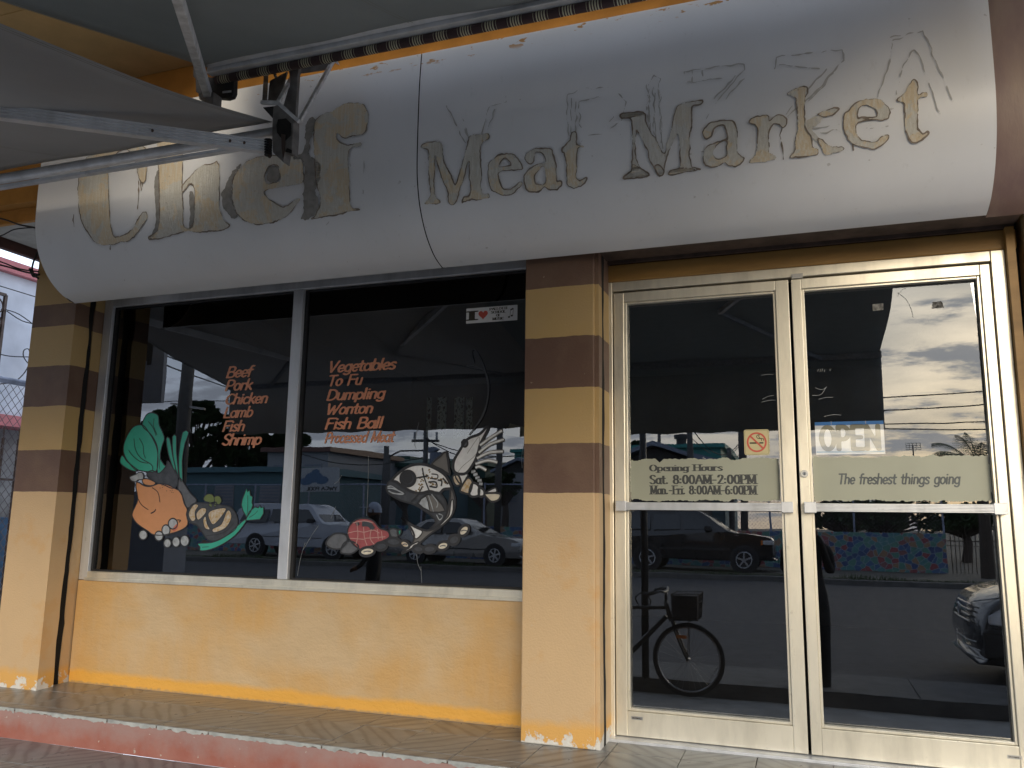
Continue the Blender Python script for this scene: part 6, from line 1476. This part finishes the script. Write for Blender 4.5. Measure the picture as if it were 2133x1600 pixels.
# sloping sheet roof right of the gable
a = [mpt(1372, 929, 36), mpt(1520, 962, 34), mpt(1440, 966, 30), mpt(1360, 950, 31)]
sr = empty('shed', 'shed with long sloping bluish roof right of the gabled house', 'shed', 'buildings across the street')
q0, q1 = mpt(1372, 929, 40), mpt(1518, 960, 40)
MB().prism([(q0[0], q0[2]), (q1[0], q1[2]), (q1[0], q1[2]-.2), (q0[0], q0[2]-.2)], lambda u, v: (u, q0[1], v), lambda u, v: (u, q0[1]-8, v)).build('roof', M['greyroof'], sr)
MB().box(q0[0], q1[0]-.3, q0[1]-8, q0[1]-.3, -.43, q1[2]-.22).build('wall', M['tealwall'], sr)
# reflected banner
bn = empty('pool_banner', 'white banner about a pool with blue splash on the fence', 'banner')
a, b_ = mpt(600, 975, 27.5), mpt(706, 1025, 27.5)
MB().box(a[0], b_[0], a[1]-.03, a[1], b_[2], a[2]).build('sheet', simple('banner_white', (.36, .38, .40), .7, bump=0), bn)
cx_, cz_ = (a[0]+b_[0])/2, (a[2]+b_[2])/2
for dxq, dzq, rx_ in ((0, .1, .42), (-.35, -.05, .3), (.38, -.02, .32), (.05, .3, .2)): MB().face([(cx_+dxq+rx_*math.cos(t), a[1]+.004+abs(dxq)*.004, cz_+dzq+rx_*.5*math.sin(t)) for t in np.linspace(0, 6.28, 20)[:-1]]).build('splash', simple('banner_blue', (.07, .13, .22), .7, bump=0), bn)
# written to be read from the street: it shows reversed in the glass
text_mesh(MB(), 'YWCA POOL', 0, 1.4, 0, .14, 0, nib=(.10, .09), cell=10, fn=lambda u, v: (b_[0]-.1-u, a[1]+.008, b_[2]+.05+v)).build('lettering', M['trim'], bn)
# hanging sign and pale pier at the left end of the reflection
M['bluegrey'] = simple('blue_grey_board', (.22, .25, .31), .7, var=.1)
hs = empty('hanging_sign', 'blue grey hanging board with worn letters left of the concrete pole', 'sign')
a, b_ = mpt(270, 690, 7.2), mpt(334, 838, 7.2)
MB().box(a[0], b_[0], a[1]-.05, a[1], b_[2], a[2]+.6).build('board', M['bluegrey'], hs)
lt = MB()
for px_, p0, p1 in ((303, 700, 752), (297, 770, 795), (312, 700, 760)):
    u0, u1 = mpt(px_, p0, 7.2), mpt(px_+4, p1, 7.2); lt.box(min(u0[0], u1[0]), max(u0[0], u1[0]), a[1]+.002, a[1]+.004, u1[2], u0[2])
lt.build('worn_letters', M['trim'], hs)
a, b_ = mpt(262, 990, 7.3), mpt(338, 1190, 7.3)
tag(MB().box(a[0], b_[0], a[1]-.35, a[1], -.62, 1.25).build('pier', M['bluegrey'], None), 'blue grey square pier under the hanging board', 'pier')

# trees
def m_leaf(n, c):
    b = NB(n); o = b.n('ShaderNodeNewGeometry').outputs['Random Per Island']
    return b.set(Base_Color=b.mix(o, c, tuple(v*1.9 for v in c)), Roughness=.7)
M['leaf'] = m_leaf('tree_leaves', (.022, .040, .014)); M['bark'] = simple('bark', (.06, .045, .035), .9)
def tree(label, px, Y, py_top, py_bot, wpx, seed, n=2600, leaf=.16):
    r_ = random.Random(seed); b_ = mpt(px, py_bot, Y); t = mpt(px, py_top, Y); w_ = wpx/FPX*Y*1.05
    e = empty('tree', label, 'tree', 'trees across the street', loc=(b_[0], b_[1], -.43))
    H = t[2]+.43; cb_ = max(1.2, b_[2]+.43); tr = MB(); tr.tube([(0, 0, 0), (.1, 0, cb_*.6), (0, 0, cb_+(H-cb_)*.4)], [.22, .17, .08], 8)
    cs = []
    for k in range(60):
        a = r_.uniform(0, 6.28); rr_ = math.sqrt(r_.random()); zz = cb_+(H-cb_)*(.12+.8*r_.random())
        lim = math.sqrt(max(.08, 1-((zz-cb_-(H-cb_)*.4)/((H-cb_)*.62))**2))
        c_ = Vector((w_/2*rr_*lim*math.cos(a), w_/2*rr_*lim*math.sin(a), zz)); cs.append((c_, r_.uniform(.10, .20)*w_*.55))
        tr.tube([(0, 0, cb_*.8), tuple(c_*.55+Vector((0, 0, cb_*.35))), tuple(c_)], [.08, .05, .02], 5)
    tr.build('trunk', M['bark'], e)
    lf = MB()
    for k in range(n):
        c_, R_ = cs[r_.randrange(len(cs))]
        dvec = Vector((r_.gauss(0, 1), r_.gauss(0, 1), r_.gauss(0, .7))); dvec = dvec.normalized()*R_*r_.random()**.45
        p = c_+dvec; s = leaf*r_.uniform(.6, 1.5); u_ = Vector((r_.gauss(0, 1), r_.gauss(0, 1), r_.gauss(0, .6))).normalized(); v_ = u_.orthogonal().normalized()
        lf.face([p-u_*s, p+v_*s*.5, p+u_*s, p-v_*s*.5])
    lf.build('crown', M['leaf'], e)
for i, a in enumerate((('broad dark tree over the teal bungalow', 400, 40, 835, 990, 170, 1), ('dark tree right of the concrete pole', 500, 42, 885, 1000, 150, 2), ('dark tree filling the gap by the mullion', 590, 44, 900, 1005, 130, 3),
     ('tree behind the hanging board', 330, 46, 850, 990, 120, 4), ('small bush-like tree by the shrimp decal', 1050, 40, 985, 1035, 60, 5), ('shrubby tree left of the white house', 1005, 42, 995, 1040, 70, 6), ('low shrub tree behind the fish decal', 840, 38, 1000, 1045, 60, 7), ('distant dark tree top left of the gable', 1315, 70, 918, 950, 50, 8),
     ('dark shrubs behind the iron palings', 2010, 36, 1050, 1120, 120, 9), ('dark shrubs above the mural wall', 1840, 38, 1035, 1110, 200, 10), ('shrubs behind the mural wall at left', 1760, 38, 1045, 1110, 120, 11))):
    tree(*a, n=8000 if i < 4 else 2500, leaf=.17 if i < 4 else .12)
# palm
pm = empty('palm_tree', 'palm top with drooping fronds over the film strip in the right door', 'palm')
c_ = Vector(mpt(2042, 982, 26)); MB().tube([(c_[0], c_[1], -.43), tuple(c_)], [.18, .13], 8).build('trunk', M['bark'], pm)
rg = random.Random(5); fr_ = MB()
for k in range(13):
    a = 2*math.pi*k/13+.2; L_ = rg.uniform(.9, 1.5); up = rg.uniform(1.0, 2.1); P = []
    for i in range(15):
        t = i/14; P.append(c_+Vector((math.cos(a)*L_*t, math.sin(a)*L_*t, up*t-.55*t*t-.25*t**4)))
    fr_.tube(P, [.02*(1-.8*i/14) for i in range(15)], 4)
    for i in range(1, 15):
        d1 = (P[i]-P[i-1]).normalized(); sd_ = d1.cross(Vector((0, 0, 1))).normalized()
        for s in (-1, 1):
            for j in (0, .5):
                p0 = P[i-1]+(P[i]-P[i-1])*j; ll = .42*math.sin(math.pi*min(.95, .12+i/15)); tip = p0+sd_*s*ll+d1*ll*.7-Vector((0, 0, .16))
                fr_.face([p0, p0+d1*.03, tip])
fr_.build('fronds', M['leaf'], pm)
an = empty('television_antenna', 'small roof antenna standing against the sky in the right door', 'antenna')
c_ = Vector(mpt(1906, 975, 40)); t_ = mpt(1906, 932, 40)
MB().tube([(c_[0], c_[1], -.43), (c_[0], c_[1], t_[2]+.1)], .03, 5).build('mast', M['pole'], an)
ag = MB()
for k in range(4): ag.bar((c_[0]-.3, c_[1], t_[2]-.12+.1*k), (c_[0]+.3, c_[1], t_[2]-.12+.1*k), .02, .02)
for k in range(5): ag.bar((c_[0]-.3+.15*k, c_[1], t_[2]-.14), (c_[0]-.3+.15*k, c_[1], t_[2]+.2), .015, .015)
ag.build('grid', M['pole'], an)

# small marks and fittings too fine to pick apart singly
FINE = ('residue_edge', 'linework', 'outline', 'crackle', 'leg_edge', 'leglet', 'leglet_edge', 'lettering', 'spokes', 'gasket', 'glazing_bead', 'scratch', 'old_letter_outline', 'rust_run', 'residue_patch', 'glue_smear',
        'bean_line', 'feeler', 'smoke', 'cigarette', 'worn_letters', 'louvre', 'basket', 'music_note', 'hook', 'knuckle', 'ban_ring', 'grid', 'fronds', 'crown', 'overhead_wires', 'window_grille', 'wall_wires', 'handlebar', 'grip', 'fork', 'rim', 'crank')
for o in SC.objects:
    n_ = o.name.split('.')[0]
    if o.parent is not None and (n_ in FINE or n_.startswith('linework')): o['kind'] = 'stuff'
